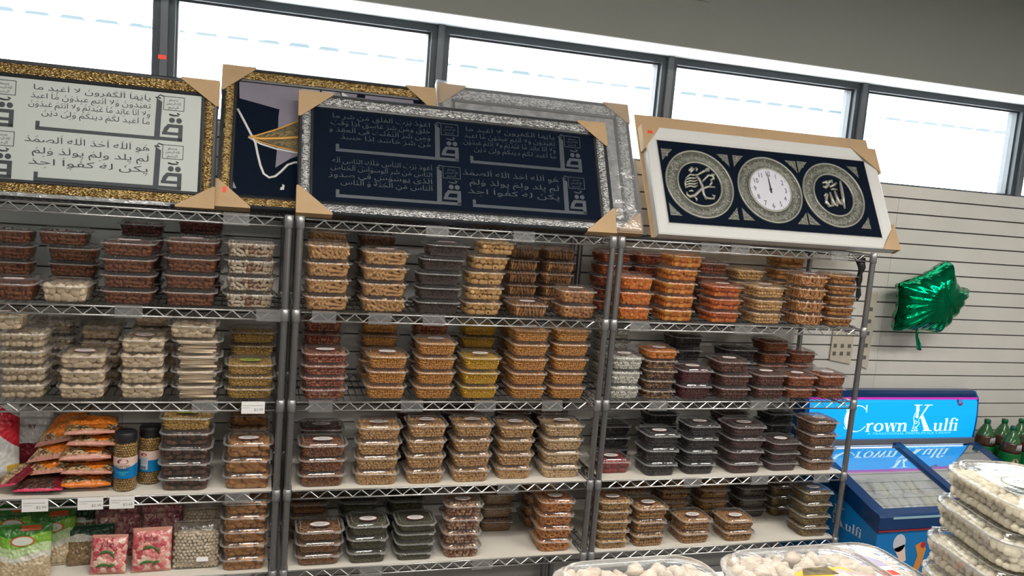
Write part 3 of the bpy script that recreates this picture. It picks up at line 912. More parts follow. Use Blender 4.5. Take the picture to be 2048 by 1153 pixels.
# rack, shelf, food, tubs high, x, y of the lid front, width, tub height, sticker, row (0 front, 1 back), quirks
STACKS = [
    (0, 3, 'almond', 1, -0.905, 0.015, 0.154, 0.068, 1, 0, {}),
    (0, 3, 'lump', 1, -0.745, 0.015, 0.154, 0.068, 0, 0, {}),
    (0, 3, 'almond', 4, -0.555, 0.015, 0.177, 0.0541, 1, 0, {}),
    (0, 3, 'almond', 4, -0.356, 0.015, 0.182, 0.0587, 1, 0, {}),
    (0, 3, 'sliver', 4, -0.16, 0.015, 0.182, 0.0596, 0, 0, {}),
    (0, 3, 'almond', 4, -0.966, 0.235, 0.16, 0.0549, 0, 1, {}),
    (0, 3, 'almond', 4, -0.764, 0.235, 0.172, 0.0557, 0, 1, {'top': (-0.03, -0.06)}),
    (0, 3, 'darkred', 5, -0.543, 0.235, 0.16, 0.0531, 0, 1, {}),
    (0, 3, 'darkred', 5, -0.341, 0.235, 0.171, 0.0578, 0, 1, {}),
    (0, 2, 'ball', 4, -0.87, 0.015, 0.16, 0.0578, 1, 0, {'extra': ('lump', -0.07, 0.0)}),
    (0, 2, 'lump', 3, -0.689, 0.015, 0.16, 0.0527, 1, 0, {}),
    (0, 2, 'lump', 4, -0.502, 0.015, 0.159, 0.0541, 1, 0, {}),
    (0, 2, 'stick', 4, -0.326, 0.015, 0.172, 0.0543, 0, 0, {'extra': ('lump', -0.015, 0.0)}),
    (0, 2, 'chana', 3, -0.146, 0.015, 0.176, 0.0442, 2, 0, {}),
    (0, 2, 'smallball', 4, -0.828, 0.235, 0.15, 0.0587, 0, 1, {}),
    (0, 2, 'lump', 4, -0.67, 0.235, 0.15, 0.0535, 0, 1, {}),
    (0, 2, 'lump', 5, -0.488, 0.235, 0.16, 0.0529, 0, 1, {}),
    (0, 2, 'chana', 4, -0.144, 0.235, 0.178, 0.052, 0, 1, {}),
    (0, 1, 'figs', 4, -0.352, 0.0, 0.182, 0.0556, 0, 0, {'extra': ('chana', -0.0, 0.0, 2)}),
    (0, 1, 'cookie', 3, -0.143, 0.002, 0.176, 0.0594, 1, 0, {}),
    (0, 1, 'cookie', 4, -0.144, 0.235, 0.163, 0.0544, 0, 1, {}),
    (0, 0, 'cookie', 5, -0.141, 0.0, 0.172, 0.0533, 0, 0, {}),
    (1, 3, 'finger', 4, 0.107, 0.015, 0.174, 0.0617, 0, 0, {}),
    (1, 3, 'finger', 4, 0.315, 0.015, 0.182, 0.0583, 1, 0, {}),
    (1, 3, 'cumin', 5, 0.519, 0.015, 0.177, 0.0542, 1, 0, {'top': (0.025, 0), 'top2': (0.01, 0)}),
    (1, 3, 'hazel', 5, 0.697, 0.015, 0.16, 0.0589, 0, 0, {'top': (0.035, 0), 'top2': (0.012, 0)}),
    (1, 3, 'ringstack', 1, 0.889, 0.015, 0.16, 0.0562, 1, 0, {}),
    (1, 3, 'ring', 2, 1.088, 0.015, 0.16, 0.0598, 1, 0, {}),
    (1, 3, 'finger', 5, 0.119, 0.235, 0.163, 0.0558, 0, 1, {}),
    (1, 3, 'darkfinger', 5, 0.31, 0.235, 0.16, 0.0556, 0, 1, {}),
    (1, 3, 'ringstack', 5, 0.917, 0.235, 0.15, 0.052, 0, 1, {}),
    (1, 3, 'ringstack', 5, 1.074, 0.235, 0.15, 0.052, 0, 1, {}),
    (1, 2, 'redmix', 4, 0.115, 0.015, 0.173, 0.0443, 1, 0, {}),
    (1, 2, 'chickpea', 3, 0.345, 0.015, 0.162, 0.0581, 1, 0, {}),
    (1, 2, 'chickpea', 4, 0.53, 0.015, 0.161, 0.057, 1, 0, {}),
    (1, 2, 'yellow', 3, 0.71, 0.015, 0.16, 0.0577, 1, 0, {}),
    (1, 2, 'chickpea', 5, 0.905, 0.015, 0.16, 0.0574, 1, 0, {}),
    (1, 2, 'chickpea', 5, 1.076, 0.015, 0.16, 0.0586, 0, 0, {}),
    (1, 2, 'redmix', 5, 0.119, 0.235, 0.16, 0.052, 0, 1, {}),
    (1, 2, 'chickpea', 5, 0.345, 0.235, 0.16, 0.052, 0, 1, {}),
    (1, 2, 'redmix', 5, 0.551, 0.235, 0.16, 0.052, 0, 1, {}),
    (1, 2, 'yellow', 5, 0.752, 0.235, 0.16, 0.052, 0, 1, {}),
    (1, 2, 'chickpea', 5, 0.935, 0.235, 0.16, 0.052, 0, 1, {}),
    (1, 1, 'chevda', 3, 0.124, 0.0, 0.182, 0.057, 1, 0, {}),
    (1, 1, 'pistachio', 4, 0.328, 0.0, 0.179, 0.0588, 1, 0, {}),
    (1, 1, 'pistachio', 4, 0.513, 0.0, 0.16, 0.0608, 1, 0, {}),
    (1, 1, 'pistachio', 4, 0.695, 0.0, 0.166, 0.0609, 1, 0, {}),
    (1, 1, 'pistachio', 4, 0.881, 0.018, 0.16, 0.0569, 1, 0, {}),
    (1, 1, 'palepist', 4, 1.083, 0.02, 0.181, 0.0576, 1, 0, {}),
    (1, 1, 'darkred', 3, 0.137, 0.235, 0.182, 0.052, 1, 1, {}),
    (1, 1, 'darkred', 4, 0.51, 0.235, 0.16, 0.0571, 0, 1, {}),
    (1, 1, 'darkred', 4, 0.709, 0.235, 0.173, 0.0559, 0, 1, {}),
    (1, 1, 'darkred', 4, 0.935, 0.235, 0.152, 0.0556, 0, 1, {}),
    (1, 1, 'darkred', 4, 1.094, 0.235, 0.152, 0.0553, 0, 1, {}),
    (1, 0, 'friedstick', 3, 0.129, 0.0, 0.182, 0.0481, 1, 0, {}),
    (1, 0, 'pumpkin', 3, 0.309, 0.0, 0.16, 0.0532, 1, 0, {}),
    (1, 0, 'pumpkin', 4, 0.493, 0.0, 0.16, 0.0387, 1, 0, {}),
    (1, 0, 'mixnut', 4, 0.681, 0.0, 0.163, 0.0565, 1, 0, {}),
    (1, 0, 'cashew', 4, 1.074, 0.0, 0.16, 0.0564, 1, 0, {}),
    (1, 0, 'friedstick', 4, 0.101, 0.235, 0.161, 0.052, 0, 1, {}),
    (1, 0, 'pumpkin', 4, 0.301, 0.235, 0.16, 0.052, 0, 1, {}),
    (1, 0, 'pumpkin', 4, 0.498, 0.235, 0.16, 0.052, 0, 1, {}),
    (1, 0, 'granola', 3, 0.888, 0.22, 0.16, 0.0595, 0, 1, {}),
    (1, 0, 'palecashew', 4, 1.094, 0.235, 0.16, 0.052, 0, 1, {}),
    (2, 3, 'apricotbit', 3, 1.335, 0.015, 0.16, 0.0618, 0, 0, {}),
    (2, 3, 'apricotbit2', 5, 1.533, 0.015, 0.16, 0.0565, 0, 0, {'top': (0.02, 0), 'top2': (0.006, 0)}),
    (2, 3, 'apricotred', 3, 1.754, 0.015, 0.16, 0.0548, 1, 0, {}),
    (2, 3, 'beigeball', 3, 1.964, 0.015, 0.16, 0.0567, 1, 0, {}),
    (2, 3, 'slice', 4, 2.177, 0.015, 0.152, 0.0565, 1, 0, {}),
    (2, 3, 'goldlump', 5, 2.337, 0.015, 0.152, 0.047, 0, 0, {}),
    (2, 3, 'orangedark', 5, 1.33, 0.235, 0.16, 0.052, 0, 1, {}),
    (2, 3, 'orangedark', 5, 1.508, 0.235, 0.16, 0.052, 0, 1, {}),
    (2, 3, 'redraisin', 4, 1.803, 0.235, 0.16, 0.0603, 0, 1, {}),
    (2, 3, 'beigeball', 4, 2.003, 0.235, 0.16, 0.0541, 0, 1, {}),
    (2, 3, 'goldlump', 5, 2.212, 0.235, 0.16, 0.0574, 0, 1, {}),
    (2, 2, 'whitecandy', 3, 1.327, 0.015, 0.15, 0.0616, 1, 0, {}),
    (2, 2, 'darkmix', 4, 1.486, 0.015, 0.15, 0.0424, 0, 0, {'extra': ('apricot', 0.0, 0, 1)}),
    (2, 2, 'maroon', 2, 1.652, 0.015, 0.16, 0.0678, 1, 0, {}),
    (2, 2, 'raisin', 2, 1.84, 0.015, 0.16, 0.0572, 0, 0, {'extra': ('raisin', -0.01, 0, 1)}),
    (2, 2, 'raisin', 2, 2.022, 0.015, 0.16, 0.058, 1, 0, {}),
    (2, 2, 'rust', 2, 2.183, 0.015, 0.15, 0.0548, 1, 0, {}),
    (2, 2, 'rust', 2, 2.341, 0.015, 0.15, 0.0575, 1, 0, {}),
    (2, 2, 'whitecandy', 5, 1.36, 0.235, 0.16, 0.052, 0, 1, {}),
    (2, 2, 'prune', 4, 1.72, 0.235, 0.16, 0.0586, 1, 1, {}),
    (2, 2, 'prune', 3, 2.0, 0.235, 0.182, 0.0603, 0, 1, {}),
    (2, 2, 'rust', 4, 2.184, 0.235, 0.15, 0.0546, 0, 1, {}),
    (2, 2, 'rust', 3, 2.341, 0.235, 0.15, 0.0561, 0, 1, {}),
    (2, 1, 'jujube', 1, 1.33, 0.047, 0.16, 0.0649, 1, 0, {}),
    (2, 1, 'prune', 3, 1.524, 0.004, 0.163, 0.0625, 1, 0, {}),
    (2, 1, 'prune', 4, 1.714, 0.009, 0.16, 0.0562, 1, 0, {}),
    (2, 1, 'plum', 4, 1.932, 0.002, 0.182, 0.0552, 1, 0, {}),
    (2, 1, 'plum', 3, 2.14, 0.017, 0.16, 0.0461, 1, 0, {}),
    (2, 1, 'brownraisin', 4, 2.329, 0.013, 0.16, 0.0586, 1, 0, {}),
    (2, 1, 'prune', 3, 1.411, 0.235, 0.16, 0.052, 0, 1, {}),
    (2, 1, 'prune', 4, 1.643, 0.235, 0.16, 0.0524, 0, 1, {}),
    (2, 1, 'plum', 4, 2.006, 0.235, 0.16, 0.052, 0, 1, {}),
    (2, 1, 'prune', 4, 2.262, 0.235, 0.16, 0.052, 0, 1, {}),
    (2, 0, 'chickpeabig', 5, 1.334, 0.0, 0.16, 0.0426, 1, 0, {}),
    (2, 0, 'brownnut', 3, 1.503, 0.0, 0.16, 0.0606, 1, 0, {}),
    (2, 0, 'brownnut', 2, 1.726, 0.0, 0.16, 0.0572, 1, 0, {}),
    (2, 0, 'brownnut', 2, 1.94, 0.0, 0.16, 0.0516, 1, 0, {}),
    (2, 0, 'olive', 4, 2.335, 0.0, 0.16, 0.0548, 1, 0, {}),
    (2, 0, 'brownnut', 4, 1.537, 0.235, 0.16, 0.052, 0, 1, {}),
    (2, 0, 'brownnut', 4, 1.741, 0.235, 0.16, 0.052, 0, 1, {}),
    (2, 0, 'brownnut', 4, 1.948, 0.235, 0.16, 0.052, 0, 1, {}),
    (2, 0, 'greyraisin', 4, 2.157, 0.235, 0.16, 0.052, 0, 1, {}),
    (2, 0, 'olive', 4, 2.335, 0.235, 0.16, 0.052, 0, 1, {}),
]

rr = random.Random(4)
count = {}
for (rk, lv, kind, n, x, y0, w, h, lab, row, op) in STACKS:
    key = (rk, lv, row)
    count[key] = count.get(key, 0) + 1
    idx = count[key]
    foods = [kind] * n + ([op['extra'][0]] if 'extra' in op else [])
    tot = len(foods)
    yaw0 = rr.uniform(-.025, .025)
    z = DECK[lv]
    for i, k in enumerate(foods):
        top = i == tot - 1
        st = 0
        if top and lab: st = lab
        if 'extra' in op and top and len(op['extra']) > 3: st = op['extra'][3]
        t = tub(k, rr.randrange(2), st)
        dx, dy = rr.uniform(-.002, .002), rr.uniform(-.002, .003)
        if 'extra' in op and top: dx += op['extra'][1]
        if top and 'top' in op: dx += op['top'][0]; dy += op['top'][1]
        if i == tot - 2 and 'top2' in op: dx += op['top2'][0]
        if row == 1: dy = max(-.004, min(.004, dy))
        t.location = (x + dx, y0 + TD / 2 + dy, z + h * i)
        t.rotation_euler = (0, 0, yaw0 + rr.uniform(-.02, .02))
        t.scale = (w / TW, 0.97, h / TH)
        pos = 'sole one of' if tot == 1 else 'topmost in' if top else 'lowest in' if i == 0 else ORD[i + 1] + ' up in'
        words = KINDS[k][2]
        words = ' '.join(words.split()[-4:])
        place = '%s %s' % (RACKW[rk] + "'s", SHELFW[lv])
        label = 'tub of %s, %s %s-from-left %s stack, %s' % (words, pos, ORD[idx], 'front' if row == 0 else 'back', place)
        if len(label.replace(',', '').split()) > 16:
            label = label.replace('tub of ', '').replace(words, words + ' tub', 1)
        tag(t, label, 'food tub', 'clear tubs of %s on the %s' % (KINDS[k][2], RACKW[rk]))

# ------------------------------------------------------------------ framed pictures on top of the racks
ZTOP = SH[4] + 0.0135
M['artwhite'] = mat('white_art_board', (0.45, 0.485, 0.46), 0.4)
M['artnavy'] = mat('navy_velvet_board', (0.0018, 0.006, 0.016), 0.7, spec=.08)
M['artgrey'] = mat('grey_print', (0.052, 0.064, 0.078), 0.4)
M['artblack'] = mat('slate_ink', (0.022, 0.032, 0.038), 0.5)
M['mauve'] = mat('mauve_print', (0.20, 0.18, 0.23), 0.5, noise_amt=0.08, noise_scale=12)
M['stone'] = mat('grey_stone_print', (0.28, 0.28, 0.29), 0.6, noise_amt=0.5, noise_scale=25)
M['ivory'] = mat('ivory_line', (0.60, 0.60, 0.58), 0.4)
M['amber'] = mat('amber_line', (0.66, 0.33, 0.05), 0.4)
M['leafdark'] = mat('patterned_gold_print', (0.10, 0.075, 0.03), 0.5, noise_amt=0.7, noise_scale=60)
M['goldline'] = mat('gold_thread', (0.35, 0.25, 0.10), 0.4)
M['whiteframe'] = mat('white_frame_lacquer', (0.63, 0.63, 0.615), 0.4)
M['relief'] = mat('silver_relief', (0.17, 0.175, 0.15), 0.42, metal=0.5, bump=1.0, bump_scale=95, bump_dist=0.006)
M['relief2'] = mat('pale_silver_relief', (0.36, 0.36, 0.31), 0.35, metal=0.5)
M['clockface'] = mat('white_clock_dial', (0.60, 0.60, 0.67), 0.5)


def rect_ring(mb, W_, H_, stops, mats):
    """mitred moulding: stops = (inset, height)"""
    loops = [[(i, i, z), (W_ - i, i, z), (W_ - i, H_ - i, z), (i, H_ - i, z)] for i, z in stops]
    for k in range(len(loops) - 1):
        a, b = loops[k], loops[k + 1]
        for q in range(4):
            q2 = (q + 1) % 4
            mb.add([a[q], a[q2], b[q2], b[q]], [(0, 1, 2, 3)], mats[k])


def frame_root(name, xl, y0, lean, label, cat, t=0.022):
    th = R(lean)
    e = empty(name, (xl, y0, ZTOP + t * math.sin(th)), (math.pi / 2 - th, 0, 0))
    tag(e, label, cat)
    return e


def moulding(e, W_, H_, foil, t=0.022, b0=.012, b1=.043, b2=.056):
    mb = MB()
    rect_ring(mb, W_, H_, [(b2, -t), (0, -t), (0, .010), (.004, .013), (b0, .012), (b0, .009)], [0] * 5)
    rect_ring(mb, W_, H_, [(b1, .004), (b1 + .003, .006), (b2 - .003, .004), (b2, .0)], [0] * 3)
    mb.build('frame_moulding', [M['blackframe']], e)
    mb = MB()
    rect_ring(mb, W_, H_, [(b0, .009), (b0 + .006, .0125), (b1 - .008, .010), (b1, .004)], [0] * 3)
    o = mb.build('foil_band', [foil], e)
    return o


def corner(e, x, y, sx, sy, leg=.112, t=0.022, z=.014, name='cardboard_corner', leg2=None):
    """folded cardboard protector: front triangle and the two side flaps"""
    l2 = leg2 or leg
    mb = MB()
    o = .0025
    P = lambda u, v: (x + sx * u, y + sy * v)
    tri = [P(-o, -o), P(leg, -o), P(leg, .004), P(.006, l2), P(-o, l2)]
    if sx * sy < 0: tri = tri[::-1]
    mb.prism(tri, z, z + .0025, 0)
    a, b = P(-o, -o), P(leg, 0)
    mb.box(min(a[0], b[0]), max(a[0], b[0]), min(a[1], a[1] + sy * o), max(a[1], a[1] + sy * o), -t, z, 0)
    b = P(0, l2)
    mb.box(min(a[0], a[0] + sx * o), max(a[0], a[0] + sx * o), min(a[1], b[1]), max(a[1], b[1]), -t, z, 0)
    return mb.build(name, [M['card']], e)


def panel(e, x0, x1, y0, y1, m, z=.0):
    mb = MB(); mb.box(x0, x1, y0, y1, -.006, z)
    return mb.build('art_board', [m], e)


SURAS = {
 'kaf': ['يأيها الكفرون لا اعبد ما', 'تعبدون ولا انتم عبدون ما اعبد', 'ولا انا عابد ما عبدتم ولا انتم عبدون', 'ما اعبد لكم دينكم ولى دين'],
 'ikh': ['هو الله احد الله الصمد', 'لم يلد ولم يولد ولم', 'يكن له كفوا احد'],
 'fal': ['اعوذ برب الفلق من شر ما', 'خلق ومن شر غاسق اذا وقب', 'ومن شر النفثت فى العقد و', 'من شر حاسد اذا حسد'],
 'nas': ['اعوذ برب الناس ملك الناس اله', 'الناس من شر الوسواس الخناس', 'الذى يوسوس فى صدور', 'الناس من الجنة و الناس'],
}


def bar(mb, x0, x1, y0, y1, z=.0006, m=0):
    mb.box(x0, x1, y0, y1, 0.0001, z, m)


def sura_block(mb, xr, yt, key, s=1.0):
    """kufic QUL on the right with its long base stroke, the verse lines in between; xr, yt = right end and top"""
    z = .0008
    B = lambda a, b, c, d: bar(mb, xr - b * s, xr - a * s, yt - d * s, yt - c * s)
    # small boxed basmala
    B(-.002, .066, .0, .0022); B(-.002, .066, .0478, .050); B(-.002, .0002, .0, .050); B(.0638, .066, .0, .050)
    for k, (ln, w_) in enumerate((('بسم', .030), ('الله الرحمن', .048), ('الرحيم', .034))):
        arabic(mb, ln, xr - (.064 - w_) / 2 * s - 0.001, yt - (.0155 + .0135 * k) * s, .013 * s, w_ * s, 0, z, False)
    # vowel mark, two dots
    mb.tube([(xr - x * s, yt - y * s, z * .6) for x, y in ((.012, .062), (.020, .057), (.016, .066), (.030, .067), (.046, .064))], .0028 * s, 6, 0, flat=.2)
    for cx in (.013, .036):
        mb.prism([(xr - cx * s + .0095 * s * math.cos(a * .5236), yt - .084 * s + .0095 * s * math.sin(a * .5236)) for a in range(12)], .0001, z)
    # qaf: squarish ring with a tail to the left
    B(.0, .014, .098, .155); B(.014, .050, .098, .110)
    mb.prism([(xr - a * s, yt - b * s) for a, b in ((.048, .098), (.060, .112), (.066, .134), (.052, .134), (.048, .120), (.042, .110))], .0001, z)
    B(.014, .066, .126, .136)
    B(.0, .076, .145, .157)
    # lam
    mb.prism([(xr - a * s, yt - b * s) for a, b in ((.070, .022), (.088, .010), (.091, .157), (.073, .157))], .0001, z)
    mb.tube([(xr - x * s, yt - y * s, z * .6) for x, y in ((.066, .002), (.078, -.002), (.084, .004), (.074, .010), (.092, .008))], .0022 * s, 6, 0, flat=.2)
    # base stroke and its upturned end
    B(.076, .455, .146, .158)
    B(.443, .455, .128, .148)
    lines = SURAS[key]
    step = (.112 / len(lines))
    rnd = random.Random(len(key) + ord(key[0]))
    for k, ln in enumerate(lines):
        w_ = {4: (.365, .37, .375, .335), 3: (.385, .36, .37)}[len(lines)][k]
        arabic(mb, ln, xr - .105 * s, yt - (.022 + step * k + (.006 if len(lines) == 3 else 0)) * s, (.0245 if len(lines) == 4 else .029) * s, w_ * s, 0, z, True, rnd)


# white calligraphy with gold frame (runs out of the picture on the left)
W1, H1 = 1.21, .452
f1 = frame_root('framed_calligraphy', -.292 - W1, .10, 12, 'framed black calligraphy on white board with a gold band, on the left rack', 'framed picture')
moulding(f1, W1, H1, M['gold'])
panel(f1, .052, W1 - .052, .052, H1 - .052, M['artwhite'])
mb = MB()
for xr, keys in ((W1 - .113, ('kaf', 'ikh')), (W1 - .113 - .520, ('fal', 'nas'))):
    sura_block(mb, xr, .385, keys[0]); sura_block(mb, xr + .004, .214, keys[1])
mb.build('calligraphy', [M['artblack']], f1)
for x, y, sx, sy in ((W1, 0, -1, 1), (W1, H1, -1, -1), (0, 0, 1, 1), (0, H1, 1, -1)): corner(f1, x, y, sx, sy, .125, leg2=.075 if sy > 0 else .09)
mb = MB(); mb.box(.05, W1 - .14, -.002, .010, .0135, .0145); mb.build('shrink_wrap', [M['film']], f1)

# navy calligraphy with silver frame, in front on the middle rack
W3, H3 = 1.234, .492
f3 = frame_root('framed_calligraphy', -.013, .05, 27, 'framed dim grey calligraphy on navy board with a silver band, on the middle rack', 'framed picture')
moulding(f3, W3, H3, M['silver'])
panel(f3, .052, W3 - .052, .052, H3 - .052, M['artnavy'])
mb = MB()
for xr, keys in ((1.118, ('kaf', 'ikh')), (.604, ('fal', 'nas'))):
    sura_block(mb, xr, .424, keys[0], 1.03); sura_block(mb, xr + .002, .238, keys[1], 1.03)
mb.build('calligraphy', [M['artgrey']], f3)
for x, y, sx, sy in ((W3, 0, -1, 1), (W3, H3, -1, -1), (0, 0, 1, 1), (0, H3, 1, -1)): corner(f3, x, y, sx, sy, .125, leg2=.105)

# gold framed artwork half hidden behind it
W2, H2 = .806, .575
f2 = frame_root('framed_artwork', -.288, .125, 27, 'gold framed abstract artwork of mauve shapes and a golden leaf, half hidden', 'framed picture')
moulding(f2, W2, H2, M['gold'])
panel(f2, .052, W2 - .052, .052, H2 - .052, M['artnavy'])
mb = MB()
zz = .0005
poly = lambda pts, m, z=zz: mb.prism(pts, .0001, z, m)
T = lambda x, y: (.058 + (x - 185 + .031 * (y - 180)) * .000545, .528 - (y - 180 - .115 * (x - 185)) * .00058)
poly([T(*p) for p in ((450, 400), (190, 318), (186, 180), (520, 225))], 0)
poly([T(*p) for p in ((425, 820), (440, 640), (445, 460), (465, 290), (520, 225), (600, 235), (600, 730), (520, 760))], 0, .0007)
poly([T(*p) for p in ((180, 955), (150, 950), (150, 885))], 0)
poly([T(*p) for p in ((725, 310), (600, 270), (600, 232), (730, 245))], 1)
poly([T(*p) for p in ((870, 340), (740, 310), (740, 245), (870, 265))], 1)
poly([T(*p) for p in ((960, 330), (880, 300), (875, 262))], 2, .0008)
poly([T(*p) for p in ((975, 360), (900, 300), (890, 262), (990, 275))], 0)
poly([T(*p) for p in ((1400, 400), (1045, 350), (1045, 285), (1390, 325))], 0)
poly([T(*p) for p in ((480, 975), (455, 975), (460, 955), (470, 955), (470, 935), (485, 945))], 2)
poly([T(*p) for p in ((700, 740), (580, 715), (420, 660), (250, 597), (300, 590), (440, 545), (580, 490), (700, 440))], 3, .001)
cv = lambda pts, r, m, z=.0012: mb.tube([(*T(*p), z) for p in pts], r, 6, m, flat=.35)
cv([(178, 395), (215, 470), (262, 570), (295, 640), (310, 720), (328, 800), (350, 860), (385, 888), (425, 880), (465, 845), (505, 802), (550, 787), (640, 790)], .0048, 2)
cv([(250, 597), (300, 590), (440, 545), (580, 488), (700, 440)], .0032, 4)
cv([(250, 597), (330, 612), (450, 612), (580, 605), (700, 600)], .0055, 4)
cv([(250, 600), (330, 650), (440, 690), (580, 722), (700, 750)], .0042, 2)
cv([(255, 598), (340, 640), (450, 676), (580, 710)], .0028, 4)
rr = random.Random(2)
for k in range(26):
    x = 380 + rr.random() * 210
    lo, hi = 598 + (x - 250) * .33, 590 - (x - 300) * .31
    y = hi + 25 + rr.random() * max(5, lo - hi - 45)
    cv([(x - 28, y + 10), (x - 8, y - 6), (x + 14, y + 4), (x + 30, y - 8)], .0012, 5, .0013)
mb.build('abstract_print', [M['mauve'], M['stone'], M['ivory'], M['leafdark'], M['amber'], M['goldline']], f2)
for x, y, sx, sy in ((W2, 0, -1, 1), (W2, H2, -1, -1), (0, 0, 1, 1), (0, H2, 1, -1)): corner(f2, x, y, sx, sy, .118, leg2=.105)
mb = MB(); mb.box(.022, .034, .052, .074, .0167, .0172); mb.build('price_sticker', [M['redtag']], f2)


def wrap(e, W_, H_, z0, z1, seed, grow=.008, ytop=True):
    """crumpled film round a frame"""
    mb = MB()
    nx, ny = int(W_ / .018), int(H_ / .018)
    vs, fs = [], []
    for j in range(ny + 1):
        for i in range(nx + 1):
            u, v = i / nx, j / ny
            x, y = -grow + (W_ + 2 * grow) * u, (H_ + 2 * grow) * v
            p = Vector((x * 7 + seed, y * 7, seed))
            z = z1 + .007 * abs(noise.noise(p * 1.2)) + .006 * abs(noise.noise(p * 3.1))
            edge = min(u, 1 - u) * W_; ed2 = (1 - v) * H_
            y += .006 * noise.noise(p * 2.3) if v > .97 else 0
            x += .006 * noise.noise(p * 2.7) * (1 if u > .97 else 0)
            if edge < .001 or ed2 < .001 or v == 0: z = z1 - .002
            vs.append((x, y, z))
    for j in range(ny):
        for i in range(nx):
            a = j * (nx + 1) + i
            fs.append((a, a + 1, a + nx + 2, a + nx + 1))
    n0 = len(vs)
    ring = [i for i in range(nx + 1)] + [j * (nx + 1) + nx for j in range(1, ny + 1)] + [ny * (nx + 1) + i for i in range(nx - 1, -1, -1)] + [j * (nx + 1) for j in range(ny - 1, 0, -1)]
    for k in ring: vs.append((vs[k][0], vs[k][1], z0))
    m = len(ring)
    for k in range(m): fs.append((ring[k], n0 + k, n0 + (k + 1) % m, ring[(k + 1) % m]))
    mb.add(vs, fs, 0, True)
    return mb.build('bubble_wrap', [M['film']], e)


# wrapped silver frame behind, on the right
W4, H4 = .835, .602
f4 = frame_root('wrapped_picture', .535, .125, 27, 'silver framed picture still wrapped in bubble wrap, behind the navy panel', 'framed picture')
moulding(f4, W4, H4, M['silver'], b0=.012, b1=.055, b2=.068)
panel(f4, .06, W4 - .06, .06, H4 - .06, M['stone'])
mb = MB()
rr = random.Random(9)
for k in range(16):
    x, y = rr.uniform(.1, W4 - .1), rr.uniform(.09, H4 - .1)
    n = rr.randint(5, 7); r0 = rr.uniform(.03, .08)
    poly = [(max(.063, min(W4 - .063, x + r0 * rr.uniform(.6, 1.3) * math.cos(6.283 * q / n))), max(.063, min(H4 - .063, y + r0 * rr.uniform(.4, .9) * math.sin(6.283 * q / n)))) for q in range(n)]
    mb.prism(poly, .0001, .0004 + .0001 * k, rr.choice((0, 1, 2)))
mb.build('abstract_print', [M['mauve'], mat('slate_blue_print', (.06, .09, .14), .5), mat('ochre_print', (.36, .28, .14), .5)], f4)
for x, y, sx, sy in ((W4, 0, -1, 1), (W4, H4, -1, -1), (0, 0, 1, 1), (0, H4, 1, -1)): corner(f4, x, y, sx, sy, .112, leg2=.09)
wrap(f4, W4, H4, -.022, .020, 3.0)
# film folded over the top edge of the gold framed artwork
mb = MB()
pts = []
for i in range(34):
    x = .0 + (W2 + .02) * i / 33
    pts.append((x, H2 + .006 + .004 * noise.noise(Vector((x * 22, 1, 0))), -.006))
mb.tube(pts, .012, 7, 0, radii=[.011 + .004 * noise.noise(Vector((p[0] * 40, 5, 2))) for p in pts], flat=.9)
mb.build('bubble_wrap', [M['film']], f2)

# white frame with a clock between two roundels, on the right rack
W5, H5 = 1.205, .515
f5 = frame_root('framed_clock', 1.437, .105, 29, 'white framed navy panel with a round clock between two silver roundels', 'wall clock', .030)
mb = MB()
rect_ring(mb, W5, H5, [(.055, -.024), (.0, -.024), (.0, .012), (.006, .016), (.046, .010), (.058, .003), (.060, -.001)], [0, 0, 0, 0, 0, 0])
mb.build('frame_moulding', [M['whiteframe']], f5)
mb = MB(); rect_ring(mb, W5, H5, [(.0575, .0035), (.0585, .0045), (.0605, .0045), (.0605, -.001)], [0, 0, 0]); mb.build('inner_fillet', [M['chrome']], f5)['label'] = 'thin silver inner edge'
panel(f5, .058, W5 - .058, .058, H5 - .058, M['artnavy'])
mb = MB(); mb.box(-.016, W5 + .014, 0, .594, -.030, -.0245); mb.build('cardboard_backing', [M['card']], f5)
# corner pieces of brown card
for x, y, sx, sy, a, b in ((0, H5, 1, -1, .080, .115), (W5, H5, -1, -1, .135, .125), (W5, 0, -1, 1, .085, .125)):
    mb = MB()
    q = .012
    tri = [(x - sx * q, y - sy * q * .4), (x + sx * a, y - sy * q * .4), (x - sx * q, y + sy * b)]
    if sx * sy < 0: tri = tri[::-1]
    mb.prism(tri, .017, .020)
    mb.box(min(x - sx * q, x), max(x - sx * q, x), min(y - sy * q * .4, y + sy * b), max(y - sy * q * .4, y + sy * b), -.024, .017)
    mb.build('cardboard_corner', [M['card']], f5)
mb = MB(); mb.box(.012, .036, H5 - .040, H5 - .026, .0202, .0207); mb.build('price_sticker', [M['redtag']], f5)
RC = [(.238, .256), (.592, .258), (.930, .260)]


def flat_ring(mb, c, r0, r1, z0, z1, m=0, n=48, smooth=True):
    loops = [[(c[0] + r * math.cos(6.28318 * k / n), c[1] + r * math.sin(6.28318 * k / n), z) for k in range(n)] for r, z in ((r1, z0), (r1, z1), (r0, z1), (r0, z0))]
    mb.loft(loops, m, smooth, cap0=False, cap1=False)


